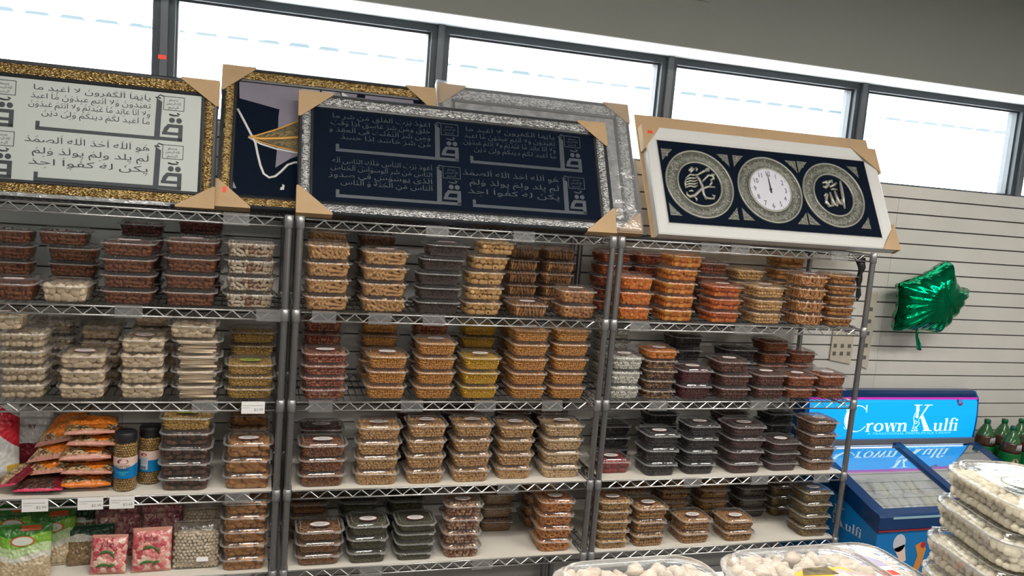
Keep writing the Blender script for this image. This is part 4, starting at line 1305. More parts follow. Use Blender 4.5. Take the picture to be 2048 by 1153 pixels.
for i, c in enumerate(RC):
    mb = MB()
    flat_ring(mb, c, .110, .160, 0, .004)
    rr = random.Random(i)
    for k in range(150):      # raised tendrils of the ornament
        a = rr.uniform(0, 6.283); r0 = rr.uniform(.116, .153)
        p = Vector((c[0] + r0 * math.cos(a), c[1] + r0 * math.sin(a), .0045))
        d = rr.uniform(0, 6.28)
        pts = [p]
        for s in range(4):
            d += rr.uniform(.4, 1.0)
            q = pts[-1] + Vector((math.cos(d), math.sin(d), 0)) * .006
            rad = (Vector((q.x, q.y)) - Vector(c)).length
            if not .113 < rad < .157: break
            pts.append(q)
        if len(pts) > 1: mb.tube(pts, .0016, 4, 1)
    flat_ring(mb, c, .157, .1645, 0, .007, 1)
    flat_ring(mb, c, .103, .1105, 0, .007, 1)
    mb.build('ornamental_ring', [M['relief'], M['relief2']], f5)
    for sx in (-1, 1):
        for sy in (-1, 1):
            mb = MB()
            x, y = c[0] + sx * .165, c[1] + sy * .160
            tri = [(x, y), (x - sx * .056, y), (x - sx * .036, y - sy * .020), (x - sx * .016, y - sy * .040), (x, y - sy * .060)]
            if sx * sy > 0: tri = tri[::-1]
            mb.prism(tri, 0, .004, 0)
            for k in range(7):
                a, b = rr.uniform(.004, .03), rr.uniform(.004, .03)
                if a + b > .045: continue
                mb.tube([(x - sx * a, y - sy * b, .0045), (x - sx * (a + .008), y - sy * (b + .003), .0045), (x - sx * (a + .010), y - sy * (b + .010), .0045)], .0016, 4, 1)
            mb.build('corner_ornament', [M['relief'], M['relief2']], f5)
# calligraphic monograms in relief
S5 = lambda c, ox, oy: (lambda p: (c[0] + (p[0] - ox - .296 * (oy - p[1]) * -1 * -1) * .000666 if False else c[0] + ((p[0] - ox) - .30 * (p[1] - oy)) * .000700, c[1] - ((p[1] - oy) - .086 * (p[0] - ox)) * .000690, .004))


def strokes(name, c, ox, oy, data):
    mb = MB()
    f = S5(c, ox, oy)
    for r, pts in data:
        n = len(pts)
        mb.tube([f(p) for p in pts], r, 6, 0, radii=[r * (.55 + .9 * math.sin(math.pi * (k + .5) / n)) for k in range(n)])
    return mb.build(name, [M['relief2']], f5)


strokes('monogram', RC[0], 530, 608, [
 (.0055, [(488, 540), (520, 575), (548, 625), (565, 680), (590, 722)]), (.0055, [(640, 632), (590, 628), (545, 645), (505, 690), (470, 700), (450, 685), (445, 665)]),
 (.0045, [(565, 690), (600, 712), (640, 715), (645, 695), (625, 688)]), (.005, [(500, 545), (545, 515), (580, 505), (570, 490)]), (.005, [(545, 590), (580, 545), (612, 550), (625, 570), (600, 580)]),
 (.006, [(438, 515), (455, 492), (468, 500), (450, 525)]), (.004, [(480, 490), (495, 500), (490, 515)]), (.004, [(555, 500), (570, 495), (580, 520)]), (.004, [(600, 535), (620, 540), (615, 575)]), (.004, [(500, 695), (520, 715), (525, 730)]),
 (.0038, [(430, 560), (450, 540), (475, 545), (500, 540)]), (.0038, [(428, 580), (450, 565), (480, 568), (505, 560)]), (.0038, [(430, 600), (455, 585), (485, 590), (508, 580)]), (.0038, [(430, 618), (455, 605), (490, 610), (512, 600)]), (.0038, [(432, 636), (460, 622), (495, 630), (515, 618)]), (.004, [(428, 560), (424, 600), (434, 636)]),
 (.0042, [(600, 620), (612, 600), (605, 580)]), (.004, [(460, 660), (480, 655), (490, 665)])])
strokes('monogram', RC[2], 1497, 680, [
 (.0062, [(1540, 575), (1553, 630), (1570, 700), (1588, 785)]), (.0062, [(1500, 650), (1520, 700), (1545, 745), (1562, 755), (1556, 715)]), (.0062, [(1462, 660), (1482, 710), (1505, 755), (1525, 765), (1520, 720)]),
 (.006, [(1430, 680), (1440, 730), (1465, 765), (1490, 762), (1480, 720)]), (.005, [(1420, 690), (1432, 672), (1445, 680), (1436, 745), (1452, 752)]), (.007, [(1400, 590), (1425, 580), (1445, 605), (1425, 625), (1405, 615)]),
 (.006, [(1430, 600), (1455, 580), (1475, 570)]), (.0055, [(1460, 620), (1490, 605), (1510, 590)]), (.004, [(1470, 640), (1490, 635), (1520, 640)]), (.004, [(1450, 570), (1470, 575), (1480, 590)])])
# the clock
cc = RC[1]
mb = MB(); mb.lathe([(.104, .003), (.104, .0055), (.102, .006)], 48, (cc[0], cc[1], 0)); mb.build('clock_dial', [M['clockface']], f5)
mb = MB()
for h_ in range(1, 13):
    a = math.pi / 2 - h_ * math.pi / 6
    latin(mb, str(h_), cc[0] + .079 * math.cos(a), cc[1] + .079 * math.sin(a) - .0115, .034, 0, .0064, 'C', .85)
for k in range(60):
    a = k * math.pi / 30
    r1 = .097 if k % 5 else .095
    u = Vector((math.cos(a), math.sin(a), 0)); v = Vector((-u.y, u.x, 0)) * (.0005 if k % 5 else .001)
    p = Vector((cc[0], cc[1], .0064))
    mb.add([p + u * r1 - v, p + u * .100 - v, p + u * .100 + v, p + u * r1 + v], [(0, 1, 2, 3)], 0)
mb.build('numerals', [M['ink']], f5)
mb = MB(); mb.prism([(cc[0] - .003, cc[1] - .016), (cc[0] + .003, cc[1] - .016), (cc[0] + .0035, cc[1] + .02), (cc[0] + .001, cc[1] + .056), (cc[0] - .002, cc[1] + .056)], .0075, .0085); mb.build('hour_hand', [M['ink']], f5)
mb = MB(); mb.prism([(cc[0] + .000, cc[1] - .018), (cc[0] + .004, cc[1] - .018), (cc[0] - .002, cc[1] + .082), (cc[0] - .004, cc[1] + .082)], .009, .0098); mb.lathe([(.006, .0085), (.006, .011), (.004, .0115)], 14, (cc[0], cc[1], 0)); mb.build('minute_hand', [M['ink']], f5)

# ------------------------------------------------------------------ label holders and price tags on the shelf edges
def holder(rk, lv, xa, wd=.085):
    mb = MB()
    z = SH[lv]
    mb.box(xa, xa + wd, -.0085, -.0068, z - .026, z + .014, 0)
    mb.box(xa, xa + wd, -.0085, .0052, z + .0135, z + .0152, 0)
    return mb.build('label_holder', [M['holder']])


HOLD = [(0, 3, -.585), (0, 3, -.135), (0, 2, -.335), (0, 4, -.255), (0, 1, -.215),
        (1, 3, .055), (1, 3, .255), (1, 3, .455), (1, 4, .445), (1, 4, .78), (1, 2, .06), (1, 2, .395), (1, 2, .68), (1, 2, .955), (1, 1, .80), (1, 0, .28), (1, 0, .72),
        (2, 3, 1.30), (2, 3, 1.78), (2, 2, 1.42), (2, 2, 1.90), (2, 4, 1.58), (2, 4, 1.72), (2, 4, 2.21), (2, 1, 1.62), (2, 1, 1.95), (2, 1, 2.27), (0, 0, -.20)]
seen = {}
for rk, lv, x in HOLD:
    k = (rk, lv); seen[k] = seen.get(k, 0) + 1
tot = dict(seen); seen = {}
FULLW = {4: 'top edge', 3: 'top tub shelf edge', 2: 'second tub shelf edge', 1: 'third tub shelf edge', 0: 'lowest tub shelf edge'}
for rk, lv, x in sorted(HOLD):
    k = (rk, lv); seen[k] = seen.get(k, 0) + 1
    w_ = 'only' if tot[k] == 1 else ORD[seen[k]] + '-from-left'
    tag(holder(rk, lv, x), "empty clear label holder, %s on the %s's %s" % (w_, RACKW[rk], FULLW[lv]), 'label holder', 'clear label holders on the shelf edges')
for rk, lv, x, price, wh in ((0, 2, -.171, '$3.99', 'under the yellow-green chickpea tubs'), (0, 1, -.855, '$2.99', 'under the bag with the maroon band'),
                             (0, 1, -.687, '$5.99', 'under the stack of orange packets'), (0, 1, -.589, '$3.49', 'under the chickpea jars')):
    e = empty('price_tag', (x, -.0095, SH[lv] - .008), (math.pi / 2, 0, 0))
    tag(e, 'white paper price tag on the left rack ' + wh, 'price tag', 'price tags on the left rack')
    mb = MB(); mb.box(0, .079, -.022, .022, -.002, .0); mb.build('paper', [M['white']], e)
    mb = MB()
    latin(mb, price, .074, -.012, .014, 0, .0004, 'R')
    rr = random.Random(len(wh))
    xx = .005
    while xx < .07:
        l = rr.uniform(.002, .006); mb.box(xx, xx + l, .007, .0088, .0001, .0004); xx += l + .0013
    xx = .005
    while xx < .03:
        l = rr.uniform(.002, .005); mb.box(xx, xx + l, -.001, .0005, .0001, .0004); xx += l + .0013
    mb.build('print', [M['greyink']], e)

# ------------------------------------------------------------------ bags and packets
def pouch(w, h, t, seed, nx=90, ny=108, crimp=.03, wr=.0025, sag=0.0):
    """sealed bag: front and back skins swollen with the food, wrinkled, pinched to flat seals top and bottom.
    Returns vertices, faces, and (u, v, side) of each face; x across, y up, z out."""
    vs, fs, info = [], [], []
    def prof(u, v):
        a = max(0.0, 1 - abs(2 * u - 1) ** 3.2)
        vv = (v - crimp) / (1 - 2 * crimp)
        if vv <= 0 or vv >= 1: return 0.0
        b = max(0.0, 1 - abs(2 * vv ** (1 + sag) - 1) ** 3.2)
        return (a * b) ** .55
    for s in (1, -1):
        b = len(vs)
        for j in range(ny + 1):
            for i in range(nx + 1):
                u, v = i / nx, j / ny
                q = prof(u, v)
                p = Vector((u * 6 + seed * 3.7, v * 6, s * 2.0))
                n = noise.noise(p) * wr * 1.6 + noise.noise(p * 3) * wr + abs(noise.noise(p * 6)) * wr * .5
                pin = 1 - .05 * q * math.sin(math.pi * v)
                vs.append(((u - .5) * w * pin + noise.noise(p * 1.1 + Vector((9, 0, 0))) * wr, v * h, s * (t / 2 * q + .0004) + n * (.35 + q)))
        for j in range(ny):
            for i in range(nx):
                a = b + j * (nx + 1) + i
                f = (a, a + 1, a + nx + 2, a + nx + 1)
                fs.append(f if s > 0 else f[::-1]); info.append(((i + .5) / nx, (j + .5) / ny, s))
    n0 = (nx + 1) * (ny + 1)
    ring = [i for i in range(nx + 1)] + [j * (nx + 1) + nx for j in range(1, ny + 1)] + [ny * (nx + 1) + i for i in range(nx - 1, -1, -1)] + [j * (nx + 1) for j in range(ny - 1, 0, -1)]
    for k in range(len(ring)):
        a, b = ring[k], ring[(k + 1) % len(ring)]
        fs.append((b, a, n0 + a, n0 + b)); info.append((.5, 0 if k < nx else 1, 0))
    return vs, fs, info


def bag(name, label, cat, loc, rot, w, h, t, seed, mats, zone, group=None, **kw):
    e = empty(name, loc, rot)
    tag(e, label, cat, group)
    vs, fs, info = pouch(w, h, t, seed, **kw)
    mb = MB()
    for f, i in zip(fs, info): mb.f.append(f); mb.m.append(zone(*i)); mb.sm.append(True)
    mb.v = vs
    mb.build('bag_skin', mats, e)
    return e


def surf(w, h, t, u, v, lift=.0012, crimp=.03):
    a = max(0.0, 1 - abs(2 * u - 1) ** 3.2); vv = (v - crimp) / (1 - 2 * crimp)
    b = max(0.0, 1 - abs(2 * vv - 1) ** 3.2)
    return ((u - .5) * w, v * h, t / 2 * (a * b) ** .55 + .0035 + lift)


def decal(e, name, w, h, t, cu, cv, rw, rh, mats, text=None, tsize=.02, oval=True, tx=1.0):
    """printed badge following the swell of the bag"""
    mb = MB()
    n = 24
    for k, (s, m, lf) in enumerate(((1.0, 0, .0), (.84, 1, .0006))):
        rim = []
        for q in range(n):
            a = 6.28318 * q / n
            if oval: du, dv = math.cos(a) * rw / 2 * s, math.sin(a) * rh / 2 * s
            else:
                c_, s_ = math.cos(a), math.sin(a); m_ = max(abs(c_), abs(s_)); du, dv = c_ / m_ * rw / 2 * s, s_ / m_ * rh / 2 * s
            rim.append(surf(w, h, t, cu + du / w, cv + dv / h, lf))
        c = surf(w, h, t, cu, cv, lf)
        mb.add([c] + rim, [(0, 1 + q, 1 + (q + 1) % n) for q in range(n)], m)
        if len(mats) < 2: break
    if text:
        def xf(p): return surf(w, h, t, cu + p[0] / w, cv + p[1] / h, .0016)
        latin(mb, text, 0, -tsize * .35, tsize, len(mats) - 1, 0, 'C', tx, xf)
    return mb.build(name, mats, e)


def words_on(e, w, h, t, cu, cv, text, size, m, name='lettering', sx=1.0, align='C'):
    mb = MB()
    latin(mb, text, 0, -size * .35, size, 0, 0, align, sx, lambda p: surf(w, h, t, min(.98, max(.02, cu + p[0] / w)), cv + p[1] / h, .0060))
    return mb.build(name, [m], e)


def granule_mat(name, cols, scale=70, rough=.35, bump=.6):
    m = mat(name, cols[0], rough)
    nt = m.node_tree; b = nt.nodes['Principled BSDF']
    tc = nt.nodes.new('ShaderNodeTexCoord')
    vo = nt.nodes.new('ShaderNodeTexVoronoi'); vo.inputs['Scale'].default_value = scale
    nt.links.new(tc.outputs['Object'], vo.inputs['Vector'])
    sp = nt.nodes.new('ShaderNodeSeparateColor'); nt.links.new(vo.outputs['Color'], sp.inputs['Color'])
    rp = nt.nodes.new('ShaderNodeValToRGB'); rp.color_ramp.interpolation = 'CONSTANT'
    el = rp.color_ramp.elements
    el[0].color = (*cols[0], 1); el[1].color = (*cols[-1], 1); el[1].position = 1 - 1 / len(cols)
    for i in range(1, len(cols) - 1):
        q = el.new(i / len(cols)); q.color = (*cols[i], 1)
    nt.links.new(sp.outputs[0], rp.inputs['Fac']); nt.links.new(rp.outputs['Color'], b.inputs['Base Color'])
    bp = nt.nodes.new('ShaderNodeBump'); bp.inputs['Strength'].default_value = bump; bp.inputs['Distance'].default_value = .005; bp.invert = True
    nt.links.new(vo.outputs['Distance'], bp.inputs['Height']); nt.links.new(bp.outputs['Normal'], b.inputs['Normal'])
    b.inputs['Coat Weight'].default_value = .6; b.inputs['Coat Roughness'].default_value = .12
    return m


M['green'] = mat('leaf_green_print', (.035, .16, .02), .3, bump=.3, bump_scale=40)
M['lime'] = mat('lime_green_print', (.18, .38, .04), .3)
M['palegreen'] = mat('pale_green_print', (.45, .58, .30), .3)
M['darkgreen'] = mat('dark_green_print', (.015, .06, .03), .3)
M['milky'] = mat('milky_film', (.60, .58, .50), .3)
M['flakes'] = granule_mat('beige_flakes', [(.50, .40, .25), (.42, .32, .19), (.56, .46, .30)], 110)
M['brownflakes'] = granule_mat('brown_flakes', [(.20, .13, .06), (.26, .17, .08), (.14, .09, .04)], 100)
M['orangeprint'] = mat('orange_print', (.66, .18, .02), .3, bump=.3, bump_scale=40)
M['spice'] = granule_mat('mixed_spices', [(.30, .18, .07), (.42, .30, .14), (.12, .05, .03), (.50, .38, .22)], 120)
M['pinkfilm'] = mat('pinkish_film', (.52, .25, .19), .25)
M['maroon'] = mat('maroon_print', (.16, .012, .022), .3)
M['pinkseal'] = mat('bright_pink_seal', (.62, .05, .12), .3)
M['darkfood'] = granule_mat('dark_spice', [(.06, .03, .02), (.10, .045, .03), (.045, .02, .015)], 130)
M['candy'] = granule_mat('pink_candies', [(.58, .12, .13), (.68, .32, .27), (.72, .52, .42), (.45, .06, .08), (.64, .22, .2)], 62)
M['candydark'] = granule_mat('dusty_pink_candies', [(.32, .10, .12), (.42, .20, .18), (.46, .30, .25), (.24, .06, .08)], 60)
M['leaf'] = mat('green_leaf_print', (.04, .16, .03), .35)
M['redtext'] = mat('crimson_lettering', (.22, .004, .018), .4)
M['whitefilm'] = mat('white_film', (.62, .62, .60), .3, bump=.4, bump_scale=25)
M['red'] = mat('red_print', (.45, .015, .03), .3)
M['brownprint'] = mat('brown_print', (.13, .05, .02), .35)
M['yellow'] = mat('yellow_print', (.62, .40, .05), .35)

Z0, Z1 = DECK[0], DECK[1]
lean = lambda a, yaw=0: (math.pi / 2 - R(a), 0, R(yaw))


def gzone(u, v, s):
    k = v + .07 * math.sin(u * 5) + .06 * (u - .5)
    return 0 if k > .80 else 1 if k > .62 else 2 if k > .46 else 3 if k > .36 else 4


GM = [M['green'], M['lime'], M['palegreen'], M['milky'], M['flakes']]
OR = mat('orange_badge_rim', (.50, .09, .02), .4)
BW = mat('badge_grey_white', (.55, .58, .50), .4)
for name, lab, x, y, a, yaw, w, h, seed in (
        ('flake_bag', 'front green-topped bag of beige flakes with an oval badge, lowest shelf far left', -.862, .045, 14, 4, .165, .185, 1),
        ('flake_bag', 'green-topped bag of flakes standing second in the row, orange flash on top', -.790, .135, 10, 6, .140, .200, 2),
        ('flake_bag', 'green-topped bag of flakes standing at the back, partly hidden', -.918, .150, 10, -4, .165, .215, 3)):
    b_ = bag(name, lab, 'food bag', (x, y, Z0 + .002), lean(a, yaw), w, h, .045, seed, GM, gzone, 'green-topped bags of flakes')
    decal(b_, 'badge', w, h, .045, .48, .70, .075, .034, [OR, BW])
    decal(b_, 'top_flash', w, h, .045, .62, .925, .060, .016, [OR], oval=False)
    words_on(b_, w, h, .045, .5, .47, 'xxxxxx xxxxxx'.replace('x', '-'), .010, M['darkgreen'], 'fine_print')
for x, y, h, seed, lab in ((-.735, .225, .185, 5, 'dark green bag of brown flakes behind, left of the pink candy bags'), (-.668, .128, .140, 6, 'dark green bag of brown flakes lying low in front of another')):
    b_ = bag('flake_bag', lab, 'food bag', (x, y, Z0 + .002), lean(16, 5), .150, h, .04, seed, [M['darkgreen'], M['milky'], M['brownflakes']],
             lambda u, v, s: 0 if v > .72 + .08 * math.sin(u * 6) else 1 if v > .60 else 2, 'dark green bags of flakes')
    decal(b_, 'badge', .150, h, .04, .6, .66, .035, .018, [BW])

# pink candy bags
CZ = lambda u, v, s: 1 if v > .93 or v < .05 else 0
CM = [M['candy'], M['pinkfilm']]
for x, y, a, w, h, seed, lab in ((-.598, .045, 16, .118, .135, 7, 'pink candy bag with crimson lettering and green leaves, front left of its pair'),
                                (-.456, .045, 14, .130, .155, 8, 'pink candy bag with crimson lettering and green leaves, beside the white puffs')):
    b_ = bag('candy_bag', lab, 'candy bag', (x, y, Z0 + .002), lean(a, rr.uniform(-4, 4)), w, h, .050, seed, CM, CZ, 'pink candy bags', wr=.0014)
    words_on(b_, w, h, .050, .48, .80, 'yiba', .030, M['redtext'])
    mb = MB()
    for cu, cv, l, an in ((.42, .55, .040, .2), (.62, .50, .030, -.9), (.38, .22, .048, .15), (.62, .20, .030, .5)):
        pts = []
        for q in range(9):
            s_ = -1 + q / 4
            pts.append(surf(w, h, .050, cu + s_ * l / 2 * math.cos(an) / w, cv + (s_ * l / 2 * math.sin(an) + .006 * (1 - s_ * s_)) / h, .002))
        mb.tube(pts, .004, 6, 0, radii=[.0008 + .0042 * math.sin(math.pi * q / 8) for q in range(9)], flat=.3)
    mb.build('leaf_print', [M['leaf']], b_)
for x, y, w, h, seed, lab in ((-.590, .180, .150, .195, 9, 'large crinkled bag of dusty pink candy at the back, left one'), (-.440, .205, .145, .205, 10, 'large crinkled bag of dusty pink candy at the back, right one')):
    bag('candy_bag', lab, 'candy bag', (x, y, Z0 + .002), lean(12, 3), w, h, .06, seed, [M['candydark'], M['bag']], lambda u, v, s: 1 if v > .9 else 0, 'large bags of pink candy', wr=.005)

# bags of white puffs: loose puffs inside a clear bag
M['puff'] = ramp_mat('cream_puffs', [(.62, .50, .36), (.70, .60, .46), (.66, .55, .40)], .6)


def puff_bag(lab, x, y, a, w, h, seed):
    e = empty('puff_bag', (x, y, Z0 + .002), lean(a))
    tag(e, lab, 'snack bag', 'clear bags of white puffs')
    rr = random.Random(seed)
    pv, pf = pc_lump(.0068, 3, 7, 5, .3)
    mb = MB()
    t = .062
    mb.loft([[(x_ * (w / 2 - .016), y_, z_ * .016) for x_, z_ in ((-1, -1), (1, -1), (1, 1), (-1, 1))] for y_ in (.012, h * .78)], 1, False)
    for j in range(int(h * .80 / .0115)):
        for i in range(int(w / .0125)):
            for s in (1, -1) if 0 < i < int(w / .0125) - 1 else (1, 0, -1):
                u = (i + .5 + .5 * (j % 2) - .25) / int(w / .0125); v = (.008 + j * .0115) / h
                if v > .80 + .03 * math.sin(u * 9): continue
                p = Vector(surf(w, h, t, min(.97, max(.03, u)), max(.06, v), 0))
                z = (p.z - .0035 - .0078) * s
                mx = Matrix.Translation((p.x * .96 + rr.uniform(-.002, .002), p.y + rr.uniform(-.002, .002), z)) @ Euler((rr.uniform(0, 6), rr.uniform(0, 6), 0)).to_matrix().to_4x4()
                mb.add([mx @ Vector(q) for q in pv], pf, 0, True)
    mb.build('puffs', [M['puff'], mat('puff_core', (.40, .32, .22), .8)], e)['kind'] = 'stuff'
    vs, fs, info = pouch(w, h, t, seed, wr=.0015)
    m2 = MB(); m2.v = vs; m2.f = fs; m2.m = [0] * len(fs); m2.sm = [True] * len(fs)
    m2.build('bag_skin', [M['bag']], e)
    return e


b_ = puff_bag('clear bag of cream puffs with a small white sticker, front of its pair', -.307, .052, 12, .160, .172, 11)
mb = MB()
c = surf(.16, .172, .062, .64, .22, .002)
mb.box(c[0] - .020, c[0] + .020, c[1] - .008, c[1] + .008, c[2], c[2] + .0006); mb.build('sticker', [M['white']], b_)
puff_bag('clear bag of cream puffs standing behind the first one', -.283, .190, 8, .165, .215, 12)

# shelf above: big bags at the far left
b_ = bag('flour_bag', 'tall white bag with a red slanted top, far left of the left rack', 'food bag', (-.992, .165, Z1 + .002), lean(6, 18), .175, .262, .07, 13,
         [M['red'], M['whitefilm'], M['brownprint'], M['yellow']], lambda u, v, s: 0 if v > .72 + .55 * (.45 - u) and v < 1.07 + .5 * (.5 - u) else 3 if v < .20 and u > .78 else 2 if v < .30 and u < .55 else 1)
words_on(b_, .175, .262, .07, .62, .52, '- -- -', .02, M['greyink'], 'fine_print')
b_ = bag('flour_bag', 'white bag with dark red print standing behind the orange packets', 'food bag', (-.905, .285, Z1), lean(6, 5), .160, .225, .06, 14,
         [M['whitefilm'], M['maroon']], lambda u, v, s: 1 if v < .44 else 0)
words_on(b_, .160, .225, .06, .60, .72, 'RY', .026, M['maroon'], 'lettering', .8)

# orange spice packets: a flat stack and a slumped pile
PM_ = [M['orangeprint'], M['spice'], M['pinkfilm'], M['maroon']]
PZ = lambda u, v, s: 2 if v < .07 else 1 if v < .20 + .10 * math.sin(u * 7) or u > .92 - .1 * math.sin(v * 9) or u < .06 else 0 if v < .78 else 1
zc_ = Z1 + .027
for k, (dx, dy, t, yaw, tilt) in enumerate(((0, 0, .040, 2, 0), (.004, .0, .036, -3, 1), (-.002, .01, .048, 4, 3), (.016, .018, .034, -2, 2), (.010, .02, .034, 5, 1))):
    t_ = t
    e = bag('spice_packet', 'orange printed spice packet, %s in the flat stack beside the jars' % ('lowest', 'second up', 'middle one', 'second from top', 'topmost')[k], 'spice packet',
            (-.672 + dx, .022 + dy, zc_), (R(tilt), 0, R(yaw)), .160, .190, t_, 20 + k, PM_ if k else [M['orangeprint'], M['spice'], M['orangeprint'], M['maroon']], PZ, 'orange spice packets in the flat stack', wr=.003)
    zc_ += t_ * .5 + (.040, .036, .048, .034, .034, .03)[k + 1] * .5 + .006
for k, (x, y, z, tx, ty, yaw) in enumerate(((-.815, .060, .042, 14, -10, -16), (-.800, .085, .084, 20, -14, -20), (-.790, .120, .130, 25, -18, -24))):
    bag('spice_packet', 'slumped orange spice packet, %s in the leaning pile left of the stack' % ('lowest', 'middle one', 'topmost')[k], 'spice packet',
        (x, y, Z1 + z + .017), (R(tx), R(ty), R(yaw)), .150, .190, .029, 30 + k, PM_, PZ, 'orange spice packets in the leaning pile', wr=.004)
b_ = bag('dark_spice_bag', 'dark spice bag with a maroon band and pink seal, lying at the shelf edge', 'spice packet', (-.812, .006, Z1 + .020), (R(3), R(-2), R(-4)), .150, .190, .036, 40,
         [M['darkfood'], M['maroon'], M['pinkseal']], lambda u, v, s: 2 if v < .05 else 1 if u > .80 else 0)
b_ = bag('dark_spice_bag', 'maroon-edged packet sagging over the shelf edge at far left', 'spice packet', (-.925, .020, Z1 + .032), (R(12), R(-16), R(-28)), .110, .170, .022, 41,
         [M['spice'], M['maroon'], M['pinkseal']], lambda u, v, s: 2 if v < .06 else 1 if u > .68 else 0)

# jars of roasted chickpeas
M['jarblue'] = mat('blue_label', (.0, .17, .42), .35)
M['jarpink'] = mat('pale_pink_label', (.70, .52, .44), .4)
M['jarred'] = mat('dark_red_logo', (.28, .02, .04), .4)
M['jarnut'] = ramp_mat('roasted_chickpea_skin', [(.45, .26, .06), (.60, .40, .12), (.38, .20, .05), (.66, .47, .18)], .4)
M['aqua'] = mat('aqua_print', (.05, .45, .55), .4)
M['lav'] = mat('grey_panel', (.50, .50, .56), .4)


def wrap_xf(r, a0, z0):
    return lambda p: (r * math.sin(a0 + p[0] / r), -r * math.cos(a0 + p[0] / r), z0 + p[1])


def jar(lab, x, y, turned):
    e = empty('chickpea_jar', (x, y, Z1), (0, 0, R(-6 if not turned else -8)))
    tag(e, lab, 'jar', 'jars of roasted chickpeas')
    r, h = .0385, .205
    mb = MB()
    mb.lathe([(.030, 0), (r - .002, .004), (r, .012), (r, .166), (r - .003, .174), (.033, .178), (.033, .182)], 28)
    mb.build('jar_body', [M['clear']], e)
    mb = MB(); mb.lathe([(.0345, .176), (.0365, .178), (.0365, .206), (.034, .210), (.0, .211)], 28)
    for k in range(36):
        a = k * math.pi / 18
        mb.box(0, 0, 0, 0, 0, 0) if False else None
    mb.build('screw_lid', [M['black']], e)
    rr = random.Random(3)
    mb = MB()
    mb.lathe([(.028, .004), (.031, .01), (.031, .166), (.024, .172)], 14, mat=1)
    pv, pf = pc_ellipsoid(.0056, .004, .0032, 6, 4)
    for j in range(19):
        for k in range(26):
            a = 6.283 * (k + .5 * (j % 2)) / 26; z = .008 + j * .0088
            if .060 < z < .118: continue
            mx = Matrix.Translation((.0335 * math.cos(a), .0335 * math.sin(a), z + rr.uniform(-.001, .001))) @ Euler((rr.uniform(0, 6), rr.uniform(0, 6), rr.uniform(0, 6))).to_matrix().to_4x4()
            mb.add([mx @ Vector(q) for q in pv], pf, 0, True)
    mb.build('chickpeas', [M['jarnut'], mat('jar_core', (.22, .13, .03), .8)], e)['kind'] = 'stuff'
    mb = MB()
    zs = [(.052, 0), (.060, 0), (.094, 1), (.130, 1)]
    n = 40
    def band(z0f, z1f, m):
        vs = []; fs = []
        for k in range(n + 1):
            a = 6.28318 * k / n
            vs += [((r + .0006) * math.sin(a), -(r + .0006) * math.cos(a), z0f(a)), ((r + .0006) * math.sin(a), -(r + .0006) * math.cos(a), z1f(a))]
        for k in range(n): fs.append((2 * k, 2 * k + 2, 2 * k + 3, 2 * k + 1))
        mb.add(vs, fs, m, True)
    wave = lambda a: .093 - .006 * math.cos(a * 2) if not turned else .093
    band(lambda a: .050, wave, 0)
    band(wave, lambda a: .126, 1)
    mb.build('label_band', [M['jarblue'], M['jarpink']], e)
    mb = MB()
    cx = -.3 if turned else 0.0
    xf = wrap_xf(r + .0011, cx, 0)
    rw, rh, zc = (.011, .0055, .113) if turned else (.019, .0095, .111)
    vs = [xf((rw * math.cos(6.283 * k / 24), zc + rh * math.sin(6.283 * k / 24))) for k in range(24)]
    mb.add(vs, [tuple(range(24))], 0)
    xf2 = wrap_xf(r + .0016, cx, 0)
    if not turned:
        latin(mb, 'Laila', 0, .1075, .0125, 1, 0, 'C', .95, xf2)
        latin(mb, 'ROASTED', 0, .0895, .0125, 2, 0, 'C', .92, xf2)
        latin(mb, 'CHANA', 0, .0785, .0125, 2, 0, 'C', .95, xf2)
        for z, w_ in ((.0725, .040), (.068, .022), (.0625, .016)):
            a = [xf2((-w_ / 2 + w_ * k / 8, z)) for k in range(9)]; b = [xf2((-w_ / 2 + w_ * k / 8, z + .0022)) for k in range(9)]
            mb.add(a + b, [(k, k + 1, 10 + k, 9 + k) for k in range(8)], 3)
    else:
        def patch(x0, x1, z0, z1, m, f):
            a = [f((x0 + (x1 - x0) * k / 6, z0)) for k in range(7)]; b = [f((x0 + (x1 - x0) * k / 6, z1)) for k in range(7)]
            mb.add(a + b, [(k, k + 1, 8 + k, 7 + k) for k in range(6)], m)
        patch(-.012, .015, .058, .104, 4, xf)
        x_ = -.010
        while x_ < .010:
            w_ = rr.uniform(.0006, .0016); patch(x_, x_ + w_, .060, .072, 2, xf2); x_ += w_ + .0009
        for z in (.100, .095, .090, .085, .080): patch(-.010, .012, z, z + .0014, 5, xf2)
    mb.build('label_print', [M['jarred'], M['white'], M['ink'], M['aqua'], M['lav'], M['greyink']], e)


jar('black-lidded jar of roasted chickpeas showing its name, front one', -.550, .058, False)
jar('black-lidded jar of roasted chickpeas turned to its barcode, behind the first', -.478, .120, True)

